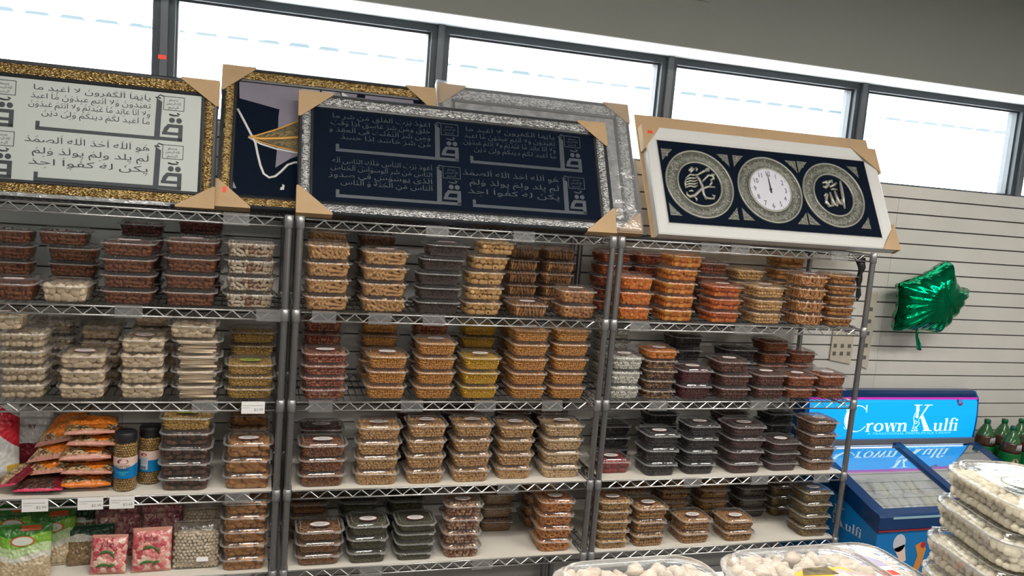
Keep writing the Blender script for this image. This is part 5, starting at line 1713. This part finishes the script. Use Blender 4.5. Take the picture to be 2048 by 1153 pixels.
# ------------------------------------------------------------------ chest freezer
M['fblue'] = mat('freezer_blue', (.0, .085, .30), .3)
M['fblue2'] = mat('freezer_dark_blue', (.0, .030, .12), .25)
M['fmid'] = mat('freezer_mid_blue', (.0, .15, .42), .3)
M['fwhite'] = mat('freezer_liner_white', (.74, .75, .74), .4)
M['signlit'] = mat('lit_blue_sign', (.0, .20, .50), .3, emit=(.0, .30, .82), estr=.95)
M['signwhite'] = mat('lit_white_letter', (.7, .8, .8), .4, emit=(.55, .84, .88), estr=.6)
M['signcyan'] = mat('lit_cyan_print', (.2, .6, .8), .4, emit=(.10, .55, .86), estr=.8)
M['magenta'] = mat('lit_magenta_stripe', (.4, .02, .25), .4, emit=(.35, .02, .28), estr=.8)
M['led'] = mat('led_tube', (.9, .9, .9), .4, emit=(.85, .95, 1), estr=7)
M['fglass'] = clear_mat('freezer_glass', (.93, .97, 1.0), .03, (.8, .9, 1), .015, .35, .5, base=.05)
M['letter'] = mat('pale_lavender_lettering', (.55, .56, .66), .5)
FX0, FX1, FYF, FYB = 2.50, 3.56, -.18, .465
ZL0, ZL1 = .655, .800        # lid height at the front lip and at the back
FW = FX1 - FX0
fz = empty('chest_freezer', (FX0, FYF, 0))
tag(fz, 'blue chest freezer with a lit sign and sloping glass lids, against the slatwall', 'freezer')
FD = FYB - FYF
LID_Y = FD - .115
mb = MB()
t = .05
# cabinet walls, open on top, higher towards the back
def wall_prism(x0, x1, y0, y1, m, top0=None, top1=None, zb=.06):
    za = lambda y: ZL0 - .05 + (ZL1 - ZL0) * min(1, y / LID_Y)
    vs = [(x0, y0, zb), (x1, y0, zb), (x1, y1, zb), (x0, y1, zb), (x0, y0, za(y0)), (x1, y0, za(y0)), (x1, y1, za(y1)), (x0, y1, za(y1))]
    mb.add(vs, [(0, 3, 2, 1), (4, 5, 6, 7), (0, 1, 5, 4), (1, 2, 6, 5), (2, 3, 7, 6), (3, 0, 4, 7)], m)
wall_prism(0, t, 0, FD, 0); wall_prism(FW - t, FW, 0, FD, 0); wall_prism(t, FW - t, 0, t, 0); wall_prism(t, FW - t, FD - t, FD, 0)
mb.box(t, FW - t, t, FD - t, .06, .12, 0)
mb.box(.03, FW - .03, .03, FD - .03, 0, .06, 1)
mb.build('cabinet', [M['fmid'], M['black']], fz)
mb = MB()
for a in ((t, t + .006, t, FD - t), (FW - t - .006, FW - t, t, FD - t), (t, FW - t, t, t + .006), (t, FW - t, FD - t - .006, FD - t)):
    za = ZL0 - .06
    mb.box(a[0], a[1], a[2], a[3], .12, za + (.12 if a[2] > FD / 2 else 0), 0)
for i in range(12):
    y = t + (FD - 2 * t) * i / 12
    mb.box(t + .006, t + .010, y, y + .03, .3, ZL0 - .06 + (ZL1 - ZL0) * y / LID_Y, 0)
mb.box(t + .006, FW - t - .006, t + .006, FD - t - .006, .52, .53, 0)
mb.build('liner', [M['fwhite']], fz)['label'] = 'white inner liner'
# rim frame round the lids
def rail(x0, x1, th, m, up=.0, y1=None):
    mb = MB()
    n = 10
    loops = []
    for k in range(n + 1):
        y = -.004 + ((y1 or LID_Y) + .004) * k / n
        f = max(0, y / LID_Y)
        z = ZL0 - .012 + (ZL1 - ZL0) * f + up
        loops.append([(x0, y, z - th), (x1, y, z - th), (x1, y, z), (x0, y, z)])
    mb.loft(loops, 0, False)
    return mb.build('lid_rail', [m], fz)
rail(-.004, .060, .075, M['fblue2']); rail(FW - .060, FW + .004, .075, M['fblue2'])
rail(FW * .485, FW * .515 + .012, .03, M['fblue2'], .010)
mb = MB()
mb.loft([[(x, y, z) for y, z in ((-.012, ZL0 - .070), (-.014, ZL0 - .014), (-.004, ZL0 - .004), (.045, ZL0 + .004), (.050, ZL0 - .012), (.010, ZL0 - .070))] for x in (-.009, FW + .009)], 0, False)
mb.box(.0, FW, LID_Y - .03, LID_Y + .01, ZL1 - .07, ZL1 - .026, 0)
mb.build('front_lip', [M['fblue2']], fz)
mb = MB(); mb.box(.06, FW - .05, -.017, -.0135, ZL0 - .021, ZL0 - .012); mb.build('lip_trim', [mat('pale_lip_trim', (.25, .42, .50), .35)], fz)
mb = MB(); mb.box(-.003, FW + .003, -.008, .0, ZL0 - .082, ZL0 - .074); mb.build('red_strip', [M['jarred']], fz)
for a, b, up in ((.060, FW * .485, 0.0), (FW * .515, FW - .060, .004)):
    mb = MB()
    n = 8; loops = []
    for k in range(n + 1):
        y = .045 + (LID_Y - .075) * k / n
        z = ZL0 - .014 + (ZL1 - ZL0) * (y / LID_Y) + up
        loops.append([(a, y, z - .004), (b, y, z - .004), (b, y, z), (a, y, z)])
    mb.loft(loops, 0, False)
    mb.build('glass_lid', [M['fglass']], fz)
# lit canopy sign
SY = FD - .10
sx0, sx1, sz0, sz1 = -.01, FW - .02, .812, 1.040
sl = .022
mb = MB()
prof = [(0, sz0), (-.006, sz0 + .05), (-.008, sz0 + .12), (-.002, sz0 + .19), (.010, sz1 - .020)]
nx = 24
loops = []
def side_in(i):   # rounded right and left ends
    return 0
for y, z in prof: loops.append([(sx0 + (sx1 - sx0) * i / nx, SY + y, z) for i in range(nx + 1)])
for j in range(len(loops) - 1):
    n = nx + 1
    mb.add(loops[j] + loops[j + 1], [(i, i + 1, n + i + 1, n + i) for i in range(nx)], 0, True)
mb.build('sign_face', [M['signlit']], fz)
mb = MB()
mb.box(sx0, sx1, SY + .012, SY + .085, sz0, sz1 - .004, 0)
mb.loft([[(x, SY + y, z) for y, z in ((.010, sz1 - .020), (.016, sz1 + .004), (.035, sz1 + .016), (.080, sz1 + .016), (.085, sz1 - .02))] for x in (sx0, sx1)], 0, False)
mb.box(sx0, sx1, SY - .020, SY + .085, sz0 - .030, sz0, 1)
for x in (sx0 - .018, sx1):
    mb.loft([[(x + d, SY + y, z) for y, z in ((.002, sz0 - .012), (-.004 + abs(d - .009) * .3, sz0 + .10), (.008, sz1 - .02), (.035, sz1 + .014), (.085, sz1 + .014), (.085, sz0 - .012))] for d in (0, .018)], 2, False)
mb.box(.0, FW, SY + .02, SY + .10, ZL1 - .06, sz0 - .030, 1)
mb.build('sign_housing', [M['fblue2'], mat('grey_sign_base', (.12, .13, .15), .4), M['fblue']], fz)
mb = MB(); mb.box(sx0, sx1, SY - .003, SY + .012, sz1 - .022, sz1 - .014); mb.build('stripe', [M['magenta']], fz)
mb = MB(); mb.tube([(.05, SY - .008, sz0 - .0290), (FW - .08, SY - .008, sz0 - .0290)], .0055, 8); mb.build('light_tube', [M['led']], fz)

# serif lettering built from stems, hairlines and slab serifs (units: picture-sized design units, baseline 0)
def quad(mb, pts, f, m=0): mb.add([f(p) for p in pts], [tuple(range(len(pts)))], m)


def ribbon(mb, pts, ws, f, m=0):
    n = len(pts); L_, R_ = [], []
    for i, p in enumerate(pts):
        a, b = pts[max(i - 1, 0)], pts[min(i + 1, n - 1)]
        d = Vector((b[0] - a[0], b[1] - a[1])); d.normalize()
        nn = Vector((-d.y, d.x)) * ws[i] / 2
        L_.append((p[0] + nn.x, p[1] + nn.y)); R_.append((p[0] - nn.x, p[1] - nn.y))
    vs = [f(p) for p in L_ + R_]
    mb.add(vs, [(i, i + 1, n + i + 1, n + i) for i in range(n - 1)], m)


def arc(cx, cy, rx, ry, a0, a1, n=16): return [(cx + rx * math.cos(R(a0 + (a1 - a0) * k / n)), cy + ry * math.sin(R(a0 + (a1 - a0) * k / n))) for k in range(n + 1)]


def lw_round(pts, cx, hi, lo): return [lo + (hi - lo) * abs(p[0] - cx[0]) / cx[1] for p in pts]


def serif_letter(mb, ch, x, f, m=0, s=1.0):
    """lower-case bold roman letters, x-height 45"""
    st, hl = 11 * s, 3.2 * s
    P = lambda *q: [(x + a * s, b * s) for a, b in q]
    def stem(a, y0, y1, w=11): quad(mb, P((a, y0), (a + w, y0), (a + w, y1), (a, y1)), f, m)
    def slab(a, y, w=20): quad(mb, P((a, y), (a + w, y), (a + w, y + 3), (a, y + 3)), f, m)
    def flag(a, y): quad(mb, P((a - 5, y - 3), (a + 1, y - 4), (a + 1, y), (a + 1, y + 3), (a - 5, y)), f, m)
    if ch == 'r':
        stem(5, 0, 44); slab(0, 0, 22); flag(5, 41)
        ribbon(mb, P((15, 30), (20, 40), (28, 44), (34, 41)), [3 * s, 6 * s, 8 * s, 9 * s], f, m)
        return 38
    if ch == 'o':
        pts = P(*arc(24, 22.5, 18, 20, 0, 360, 28)); ribbon(mb, pts, [hl + (st - hl) * abs(p[0] - x - 24 * s) / (18 * s) for p in pts], f, m); return 50
    if ch == 'w':
        for a, b, w in ((3, 17, 11), (17, 31, 3.2), (31, 45, 11), (45, 57, 3.2)):
            y0, y1 = (44, 0) if w > 5 else (0, 44)
            quad(mb, P((a, y0), (a + w, y0), (b + w, y1), (b, y1)), f, m)
        for a in (-2, 26, 50): slab(a, 42, 18)
        return 66
    if ch == 'n':
        stem(5, 0, 44); slab(0, 0, 21); flag(5, 41); stem(33, 0, 32); slab(28, 0, 21)
        ribbon(mb, P((15, 34), (21, 41), (29, 43), (36, 40), (38.5, 30)), [3 * s, 5 * s, 7 * s, 10 * s, 11 * s], f, m); return 52
    if ch == 'u':
        stem(5, 12, 44); flag(5, 41); stem(33, 0, 44); flag(33, 41); slab(33, 0, 17)
        ribbon(mb, P((10.5, 14), (13, 5), (20, 1), (28, 4), (34, 10)), [11 * s, 10 * s, 7 * s, 5 * s, 3 * s], f, m); return 53
    if ch == 'l':
        stem(6, 0, 70); slab(0, 0, 23); flag(6, 67); return 25
    if ch == 'f':
        stem(7, 0, 58); slab(0, 0, 24); slab(0, 40, 26)
        ribbon(mb, P((12.5, 56), (15, 66), (23, 70), (31, 67)), [11 * s, 8 * s, 5 * s, 8 * s], f, m); return 27
    if ch == 'i':
        stem(6, 0, 44); slab(0, 0, 23); flag(6, 41); quad(mb, P(*[(11.5 + 6.5 * math.cos(a * .5236), 60 + 6.5 * math.sin(a * .5236)) for a in range(12)]), f, m); return 24
    return 30


def big_K(mb, x, f, m=0, s=1.0):
    P = lambda *q: [(x + a * s, b * s) for a, b in q]
    quad(mb, P((0, 138), (40, 138), (40, 134), (0, 134)), f, m)
    quad(mb, P((50, 138), (92, 138), (92, 134), (50, 134)), f, m)
    quad(mb, P((0, 4), (34, 4), (34, 0), (0, 0)), f, m)
    quad(mb, P((58, 4), (104, 4), (104, 0), (58, 0)), f, m)
    quad(mb, P((10, 136), (26, 136), (24, 70), (14, 70)), f, m)
    quad(mb, P((66, 136), (76, 136), (34, 66), (26, 62)), f, m)
    quad(mb, P((34, 78), (46, 88), (94, 2), (66, 2)), f, m)
    for k in range(4):     # scrolls down the stem
        y = 108 - k * 30
        ribbon(mb, P(*[(18 + (10 - .9 * q) * math.cos(q * .75 + k), y + (11 - .9 * q) * math.sin(q * .75 + k)) for q in range(10)]), [2.5 * s + .25 * s * q for q in range(10)], f, m)
    ribbon(mb, P((8, 100), (2, 70), (10, 40), (4, 6)), [2 * s, 4 * s, 4 * s, 2 * s], f, m)
    ribbon(mb, P((28, 60), (34, 40), (24, 20), (30, 4)), [2 * s, 4 * s, 4 * s, 2 * s], f, m)
    return 108


def big_C(mb, x, f, m=0, s=1.0):
    P = lambda *q: [(x + a * s, b * s) for a, b in q]
    pts = P(*arc(62, 68, 52, 66, 40, 325, 34))
    ribbon(mb, pts, [(4 + 15 * max(0, -math.cos(R(40 + 285 * k / 34)))) * s for k in range(35)], f, m)
    quad(mb, P((98, 138), (104, 138), (104, 100), (100, 100)), f, m)
    for k in range(4):
        y = 112 - k * 29
        ribbon(mb, P(*[(14 + (10 - .9 * q) * math.cos(q * .75 + k), y + (11 - .9 * q) * math.sin(q * .75 + k)) for q in range(10)]), [2.5 * s + .25 * s * q for q in range(10)], f, m)
    return 112


ux, uz = .00128, .00102      # one design unit across and up on the sign
def sign_y(z):
    for (y0, a), (y1, b) in zip(prof, prof[1:]):
        if z <= b: return SY + y0 + (y1 - y0) * (z - a) / (b - a) - .0015
    return SY
off = lambda px: sx0 + (px - 50) * ux
fsgn = lambda p: (off(p[0]), sign_y(sz0 + .038 + p[1] * uz), sz0 + .038 + p[1] * uz)
mb = MB()
big_C(mb, 215, fsgn)
x = 323
for c in 'rown': x += serif_letter(mb, c, x, fsgn)
big_K(mb, 548, fsgn)
x = 656
for c in 'ulfi': x += serif_letter(mb, c, x, fsgn, 0, .97)
mb.build('lettering', [M['signwhite']], fz)
mb = MB()
latin(mb, 'A TRADITIONAL PREMIUM ICE CREAM', 545, -17, 18, 0, 0, 'C', 1.35, fsgn)
mb.build('caption', [M['signcyan']], fz)
mb = MB()
cb = (780, 152)
for r_, m_, dz in ((21, 0, 0), (18, 1, .0004), (11, 0, .0008)):
    vs = [fsgn((cb[0] + r_ * .85 * math.cos(6.283 * k / 24), cb[1] + r_ * 1.05 * math.sin(6.283 * k / 24))) for k in range(24)]
    mb.add([(a, b - dz, c) for a, b, c in vs], [tuple(range(24))], m_)
vs = [fsgn((cb[0] + a, cb[1] + b)) for a, b in ((-8, -14), (10, -12), (12, -4), (-4, -8))]
mb.add([(a, b - .0014, c) for a, b, c in vs], [(0, 1, 2, 3)], 2)
mb.build('round_emblem', [mat('emblem_blue', (.05, .15, .4), .4, emit=(.05, .2, .5), estr=.6), mat('emblem_dark', (.02, .03, .12), .4), mat('emblem_red', (.5, .02, .05), .4)], fz)
# name on the left flank, running towards the front
fside = lambda p: (-.0015, .507 - p[0] * .00085, .498 + p[1] * .00064)
mb = MB()
big_K(mb, 255, fside)
x = 362
for c in 'ulfi': x += serif_letter(mb, c, x, fside)
mb.build('flank_lettering', [M['letter']], fz)
# pictures on the front: a cone, an orange ice and nuts
mb = MB()
ff = lambda px, pz: (px, -.0015, pz)
el = lambda cx, cz, a, b, n=18: [ff(cx + a * math.cos(6.283 * k / n), cz + b * math.sin(6.283 * k / n)) for k in range(n)]
mb.add(el(.125, .515, .034, .042), [tuple(range(18))], 0)
mb.add([ff(*p) for p in ((.100, .490), (.155, .508), (.175, .430), (.145, .425))], [(3, 2, 1, 0)], 1)
mb.add([ff(*p) for p in ((.215, .500), (.250, .515), (.278, .480), (.270, .440), (.250, .370), (.215, .375), (.235, .450))], [tuple(range(7))[::-1]], 2)
mb.add([(a, b - .0004, c) for a, b, c in el(.258, .500, .014, .016, 12)], [tuple(range(12))], 3)
for k in range(7):
    a = k * .9
    mb.add([(p[0], p[1] - .0002 * k, p[2]) for p in el(.330 + .022 * math.cos(a), .452 + .016 * math.sin(a), .013, .009, 10)], [tuple(range(10))], 4)
mb.build('front_pictures', [M['lav'], M['jarpink'], mat('orange_picture', (.55, .22, .04), .5), M['red'], mat('nut_picture', (.30, .17, .07), .5)], fz)

# wrapped ices lying in the freezer
M['wrapper'] = mat('silvery_white_wrapper', (.60, .61, .58), .3, metal=.15, bump=.6, bump_scale=60, bump_dist=.004)
M['wrapper2'] = mat('cream_wrapper', (.62, .58, .42), .3, bump=.6, bump_scale=60, bump_dist=.004)
rr = random.Random(8)
k = 0
mb = MB()
mb.loft([[(.058, y, z - .012), (FW - .058, y, z - .012), (FW - .058, y, z), (.058, y, z)] for y, z in ((.055, .612), (.30, .679))], 0, False)
mb.box(.07, FW - .07, .10, .28, .53, .608)
mb.build('basket', [M['fwhite']], fz)
for r_ in range(2):
    for i in range(9):
        x = FX0 + .095 + .043 * i + rr.uniform(-.004, .004) + .012 * r_; y = FYF + .066 + .120 * r_ + rr.uniform(-.003, .003)
        vs, fs, info = pouch(.036, .118, .024, 60 + k, nx=8, ny=16, crimp=.10, wr=.0015)
        mb = MB(); mb.v = vs; mb.f = fs; mb.m = [0] * len(fs); mb.sm = [True] * len(fs)
        z = .612 + (y - FYF - .055) * .273 + .0135 + rr.uniform(0, .006) + .004 * (i % 2)
        o = mb.build('ice_cream_packet', [M['wrapper'] if rr.random() < .75 else M['wrapper2']], None, (x, y, z), (R(13.8 + rr.uniform(0, 6)), R(rr.uniform(-12, 12)), R(rr.uniform(-16, 4))))
        tag(o, 'wrapped ice cream bar, %s from left in the freezer\'s %s row' % (ORD[i + 1], 'front' if r_ == 0 else 'back'), 'ice cream', 'wrapped ice cream bars in the freezer')
        k += 1

# ------------------------------------------------------------------ green soda bottles on a low stand
M['pet'] = mat('green_bottle_plastic', (.05, .17, .06), .12)
M['pet'].node_tree.nodes['Principled BSDF'].inputs['Transmission Weight'].default_value = .35
M['cap'] = mat('dark_green_cap', (.0, .10, .045), .4)
M['soda'] = mat('brown_drink', (.055, .030, .018), .1)
M['glabel'] = mat('green_bottle_label', (.0, .13, .03), .4)
M['plabel'] = mat('pale_red_emblem', (.52, .24, .20), .45)
st = empty('drink_stand', (3.58, .10, 0))
tag(st, 'low dark stand under the green soda bottles right of the freezer', 'stand')
mb = MB(); mb.box(0, 1.0, 0, .37, .555, .575); mb.build('top', [M['black']], st)
for x in (.02, .95):
    for y in (.02, .32):
        mb = MB(); mb.box(x, x + .03, y, y + .03, 0, .555); mb.build('leg', [M['black']], st)
mb = MB(); mb.box(.03, .97, .03, .34, .15, .17); mb.build('shelf', [M['black']], st)


def make_bottle():
    e = empty('soda_bottle')
    mb = MB()
    mb.lathe([(.040, 0), (.050, .006), (.053, .018), (.053, .19), (.051, .20), (.0505, .205), (.046, .235), (.034, .268), (.020, .292), (.0135, .304), (.0135, .312)], 24)
    mb.build('bottle', [M['pet']], e)
    mb = MB(); mb.lathe([(.0535, .19), (.0515, .206), (.047, .236), (.0445, .243)], 24); 
    mb.lathe([(.0532, .19), (.0512, .206), (.0465, .236)], 24)
    mb.build('shoulder_sleeve', [M['soda']], e)['label'] = 'dark brown shoulder'
    mb = MB()  # pale streaks painted as glints on the bottle shoulder
    for k in range(6):
        a = -1.9 + k * .14
        mb.tube([(.050 * math.cos(a), .050 * math.sin(a), .207), (.0478 * math.cos(a + .08), .0478 * math.sin(a + .08), .222 + .004 * (k % 3)), (.0465 * math.cos(a + .16), .0465 * math.sin(a + .16), .236)], .0022, 5)
    mb.build('painted_glint', [M['lav']], e)
    mb = MB(); mb.lathe([(.0145, .306), (.0162, .307), (.0162, .324), (.0148, .327), (.0, .3275)], 16); mb.build('cap', [M['cap']], e)
    mb = MB(); mb.lathe([(.0536, .075), (.0537, .076), (.0537, .186), (.0536, .187)], 24); lab = mb.build('label_sleeve', [M['glabel']], e)
    xf = wrap_xf(.0545, -.25, 0)
    mb = MB(); mb.add([xf((.019 * math.cos(6.283 * k / 20), .140 + .026 * math.sin(6.283 * k / 20))) for k in range(20)], [tuple(range(20))], 0); mb.build('emblem', [M['plabel']], lab)
    return e


proto = None
for i, (x, y) in enumerate(((3.655, .385), (3.775, .385), (3.895, .385), (4.015, .385), (3.700, .262), (3.822, .262), (3.944, .262))):
    o = make_bottle() if i == 0 else copy_tree(proto)
    proto = proto or o
    o.location = (x, y, .575)
    row = 'back' if i < 4 else 'front'
    j = i if i < 4 else i - 4
    tag(o, 'green-capped soda bottle, %s from the freezer in the %s row' % (('nearest', 'second', 'third', 'fourth')[j], row), 'bottle', 'green soda bottles right of the freezer')

# ------------------------------------------------------------------ foil star balloon
M['foil'] = mat('green_foil', (.0, .30, .12), .16, metal=1.0, bump=.5, bump_scale=14, bump_dist=.02)
bl = empty('star_balloon', (3.115, .335, 1.55), (0, 0, R(0)))
tag(bl, 'crinkled green foil star balloon floating before the white slatwall', 'balloon')
out = [(.061, .194), (.130, .068), (.214, .060), (.162, -.055), (.056, -.177), (-.045, -.160), (-.209, -.171), (-.203, -.045), (-.213, .066), (-.067, .122)]
n, K = 80, 12
def outline(t):
    f = t * len(out); i = int(f) % len(out); u = f - int(f)
    a, b = out[i], out[(i + 1) % len(out)]
    return a[0] + (b[0] - a[0]) * u, a[1] + (b[1] - a[1]) * u
mb = MB()
for s in (-1, 1):
    vs = [(0, s * .105, 0)]
    fs = []
    for k in range(1, K + 1):
        q = k / K
        for i in range(n):
            x, z = outline(i / n)
            p = Vector((x * 9 * q, z * 9 * q, s))
            y = s * .105 * max(0, 1 - q ** 2.3) ** .62
            rip = .010 * math.sin(i * 1.7 + s) * q * q * (1 if k < K else .3) + .012 * noise.noise(p * 1.3)
            vs.append((x * q, y + rip, z * q))
    for i in range(n): fs.append((0, 1 + i, 1 + (i + 1) % n) if s < 0 else (0, 1 + (i + 1) % n, 1 + i))
    for k in range(K - 1):
        for i in range(n):
            a, b = 1 + k * n + i, 1 + k * n + (i + 1) % n
            fs.append((a, a + n, b + n, b) if s < 0 else (a, b, b + n, a + n))
    mb.add(vs, fs, 0, True)
mb.build('foil_star', [M['foil']], bl)
mb = MB(); mb.tube([(-.068, 0, -.155), (-.066, -.003, -.18), (-.062, .0, -.195), (-.050, -.008, -.235), (-.040, -.004, -.265)], .01, 8, radii=[.020, .009, .012, .019, .012], flat=.3)
mb.build('filling_neck', [M['foil']], bl)

# ------------------------------------------------------------------ beige perforated strips hung by the rack, black cable
M['beige'] = mat('beige_board', (.50, .45, .36), .6, noise_amt=.05)
M['hole'] = mat('shaded_hole', (.12, .11, .10), .8)
def strip(lab, x0, x1, z0, z1, y, nx, nz, top_cut):
    e = empty('perforated_strip', (x0, y, z0)); tag(e, lab, 'strip')
    w, h = x1 - x0, z1 - z0
    mb = MB(); mb.add([(0, 0, top_cut), (w, 0, 0), (w, 0, h), (0, 0, h), (0, .006, top_cut), (w, .006, 0), (w, .006, h), (0, .006, h)], [(0, 1, 2, 3), (7, 6, 5, 4), (0, 4, 5, 1), (1, 5, 6, 2), (2, 6, 7, 3), (3, 7, 4, 0)])
    mb.build('board', [M['beige']], e)
    for i in range(nx):
        for j in range(nz):
            mb = MB()
            cx, cz = w * (i + .5) / nx, .03 + top_cut * .6 + (h - .07 - top_cut) * (j + .3) / nz
            mb.box(cx - .010, cx + .010, -.0008, .0002, cz - .010, cz + .010)
            mb.build('slot', [M['hole']], e)
strip('tall narrow beige perforated strip hanging right of the rack post', 2.842, 2.900, 1.150, 1.555, .470, 1, 5, .02)
strip('shorter wide beige perforated strip hanging left of the rack post', 2.660, 2.790, 1.175, 1.345, .470, 3, 2, .02)
mb = MB()
mb.tube([(2.385, .03, 1.752), (2.390, .012, 1.715), (2.398, .025, 1.69), (2.392, .02, 1.655), (2.402, .028, 1.625), (2.40, .02, 1.59), (2.405, .03, 1.565)], .012, 7, radii=[.018, .016, .010, .015, .008, .012, .006])
mb.tube([(2.41, .028, 1.752), (2.412, .02, 1.71), (2.405, .03, 1.68), (2.41, .03, 1.60)], .007, 6)
tag(mb.build('cable_bundle', [M['black']]), 'black bundle of cable ties hanging at the right rack\'s end post', 'cable')

# ------------------------------------------------------------------ foreground display: stepped stand, platters, tall stack of white tubs
sd = empty('display_stand', (.15, -2.45, 0))
tag(sd, 'white stand under the two front clear platters, just below the picture', 'stand')
mb = MB(); mb.box(0, .690, 0, .72, 1.249, 1.2740); mb.build('top', [M['reveal']], sd)
mb = MB(); mb.box(.02, .670, .03, .69, .05, 1.249); mb.build('base', [M['wall']], sd)
s3 = empty('display_stand', (.845, -2.45, 0))
tag(s3, 'lower white stand under the platter with the lavender label, below the picture', 'stand')
mb = MB(); mb.box(0, .265, 0, .85, 1.163, 1.188); mb.build('top', [M['reveal']], s3)
mb = MB(); mb.box(.02, .245, .03, .82, .05, 1.163); mb.build('base', [M['wall']], s3)
s2 = empty('display_stand', (1.165, -2.45, 0))
tag(s2, 'narrow white stand under the tall stack of white ball tubs, below the picture', 'stand')
mb = MB(); mb.box(0, .45, 0, .70, 1.132, 1.157); mb.build('top', [M['reveal']], s2)
mb = MB(); mb.box(.02, .43, .03, .67, .05, 1.128); mb.build('base', [M['wall']], s2)

PW, PD, PH = .292, .300, .0700
PB, PL = tub_meshes(PW, PD, PH, .060)
KINDS['platter'] = ('fig_platter', 'powdered_figs', 'powdered white figs', lambda: [LU(.0165, 1, 14, 10, .5), LU(.0145, 2, 14, 10, .5), LU(.0125, 7, 14, 10, .55)], .0275, C_((.76, .66, .55), (.80, .71, .60), (.68, .57, .46)), {})
kd = KINDS['platter']
PHEAP = heap_mesh('powdered_figs', ramp_mat('powdered_fig_skin', kd[5], .8, 1.0, 75, .55), mat('fig_core', (.35, .29, .23), .8), kd[3](), kd[4], w=PW, d=PD, h=PH, fill=.74, jit=.25, orient='flat', seed=4)
M['orange_label'] = mat('amber_label', (.68, .36, .02), .4)
M['figprint'] = granule_mat('printed_figs', [(.44, .33, .30), (.52, .42, .38), (.38, .28, .25)], 55, .4, .2)
M['mauvelabel'] = mat('lavender_label', (.34, .30, .42), .45)


def platter(lab, x, y, z, yaw, style):
    e = empty('fig_platter', (x, y, z), (0, 0, R(yaw)))
    tag(e, lab, 'food tub', 'large clear platters of powdered figs')
    link_mesh('tub_body', PB, e); link_mesh('lid', PL, e)
    link_mesh('powdered_figs', PHEAP, e)['kind'] = 'stuff'
    zz = PH * .975
    mb = MB()
    if style == 0:
        poly = [(.075 * math.cos(6.283 * k / 40) , -.005 + .060 * math.sin(6.283 * k / 40)) for k in range(40)]
        mb.prism(poly, zz, zz + .0006, 0)
        [mb.tube([(x_ - .04, y_ + .03, zz + .001) for x_, y_ in st_], .0022, 5, 1, flat=.3) for st_ in (((0, 0), (.018, .002), (.002, -.018), (.022, -.016)), ((.026, -.004), (.028, -.016), (.036, -.014), (.038, -.004)))]
        mb.lathe([(.011, 0), (.011, .0008), (.004, .001)], 12, (.030, .030, zz + .0006), 2)
        mb.prism([(-.06, -.03), (.06, -.03), (.05, .0), (-.05, .0)], zz + .0006, zz + .0009, 3)
    elif style == 1:
        mb.prism([(-.080, -.09), (-.045, .040), (-.010, .052), (.060, .050), (.085, .01), (.09, -.09)], zz, zz + .0006, 0)
        mb.prism([(.0, -.09), (.01, .012), (.045, .046), (.090, .020), (.125, -.02), (.13, -.09)], zz + .0006, zz + .0010, 3)
        mb.prism([(-.035, .030), (-.02, .052), (.03, .054), (.035, .026)], zz + .0010, zz + .0013, 4)
        for q, (txt, sx_) in enumerate((('-- -------', 1), ('-------- --- -----', 1), ('-------- -- ----', 1))): latin(mb, txt, -.055, .004 - .016 * q, .012, 1, zz + .0009, 'L', .8)
        mb.prism([(-.045, -.09), (-.03, -.030), (.03, -.034), (.04, -.09)], zz + .0012, zz + .0016, 5)
        for q in range(18): mb.box(-.024 + q * .0026, -.0228 + q * .0026 + (.0008 if q % 3 else 0), -.08, -.045, zz + .0016, zz + .0019, 1)
    else:
        mb.prism([(-.075, -.065), (-.07, .060), (-.03, .092), (.055, .088), (.085, .05), (.085, -.065)], zz, zz + .0006, 6)
        mb.prism([(.02, -.01), (.028, .028), (.085, .024), (.085, -.015)], zz + .0006, zz + .0010, 5)
        mb.prism([(.035, -.010), (.040, .010), (.080, .008), (.082, -.012)], zz + .0010, zz + .0013, 2)
    mb.build('printed_label', [M['orange_label'], M['ink'], M['redtag'], M['figprint'], M['leafdark'], M['white'], M['mauvelabel']], e)


platter('clear platter of powdered figs with a round amber label, front left', .470, -1.925, 1.2740, 1, 0)
platter('clear platter of powdered figs with an angular amber and photo label, front centre', .782, -1.920, 1.2740, 0, 1)
platter('clear platter of powdered figs with a lavender label, beside the white tub stack', 1.000, -1.748, 1.1880, 0, 2)

WW, WD, WH = .190, .250, .066
WB, WL = tub_meshes(WW, WD, WH, .055)
KINDS['bigball'] = ('white_ball_tub', 'white_balls', 'round white curd balls', None, .0185, [], {})
WHEAP = heap_mesh('white_balls', ramp_mat('white_ball_skin', [(.59, .545, .43), (.66, .61, .48), (.62, .575, .45)], .6, .3, 90, .12), mat('white_ball_core', (.42, .38, .31), .8), [LU(.0096, 5, 12, 9, .09), LU(.0088, 6, 12, 9, .09)], .0178, w=WW, d=WD, h=WH, fill=.70, jit=.16, seed=6)
yaw = R(-12)
corner_ = Vector((1.150, -1.735, 0))
rot = Matrix.Rotation(yaw, 3, 'Z')
for i in range(5):
    c = corner_ + rot @ Vector((WW / 2 - .006, -WD / 2 + .006, 0))
    dx = (-.018, -.020, -.018, .0, .012)[i]
    e = empty('white_ball_tub', (c.x + dx, c.y + (.006, 0, -.004, .004, .0)[i], 1.157 + WH * i), (0, 0, yaw + R((2, -3, 1, -2, 0)[i])))
    tag(e, 'large clear tub of white balls, %s in the tall stack at right edge' % ('lowest', 'second up', 'third up', 'fourth up', 'topmost')[i], 'food tub', 'large tubs of white balls')
    link_mesh('tub_body', WB, e); link_mesh('lid', WL, e)
    link_mesh('white_balls', WHEAP, e)['kind'] = 'stuff'
    if i == 4:
        s_ = link_mesh('label_sticker', sticker_mesh(mat('green_red_rim', (.12, .22, .12), .5), M['white'], .11, .075, 5), e, (.004, -.012, WH * .975))
        s_['label'] = 'white oval label with a dark rim'
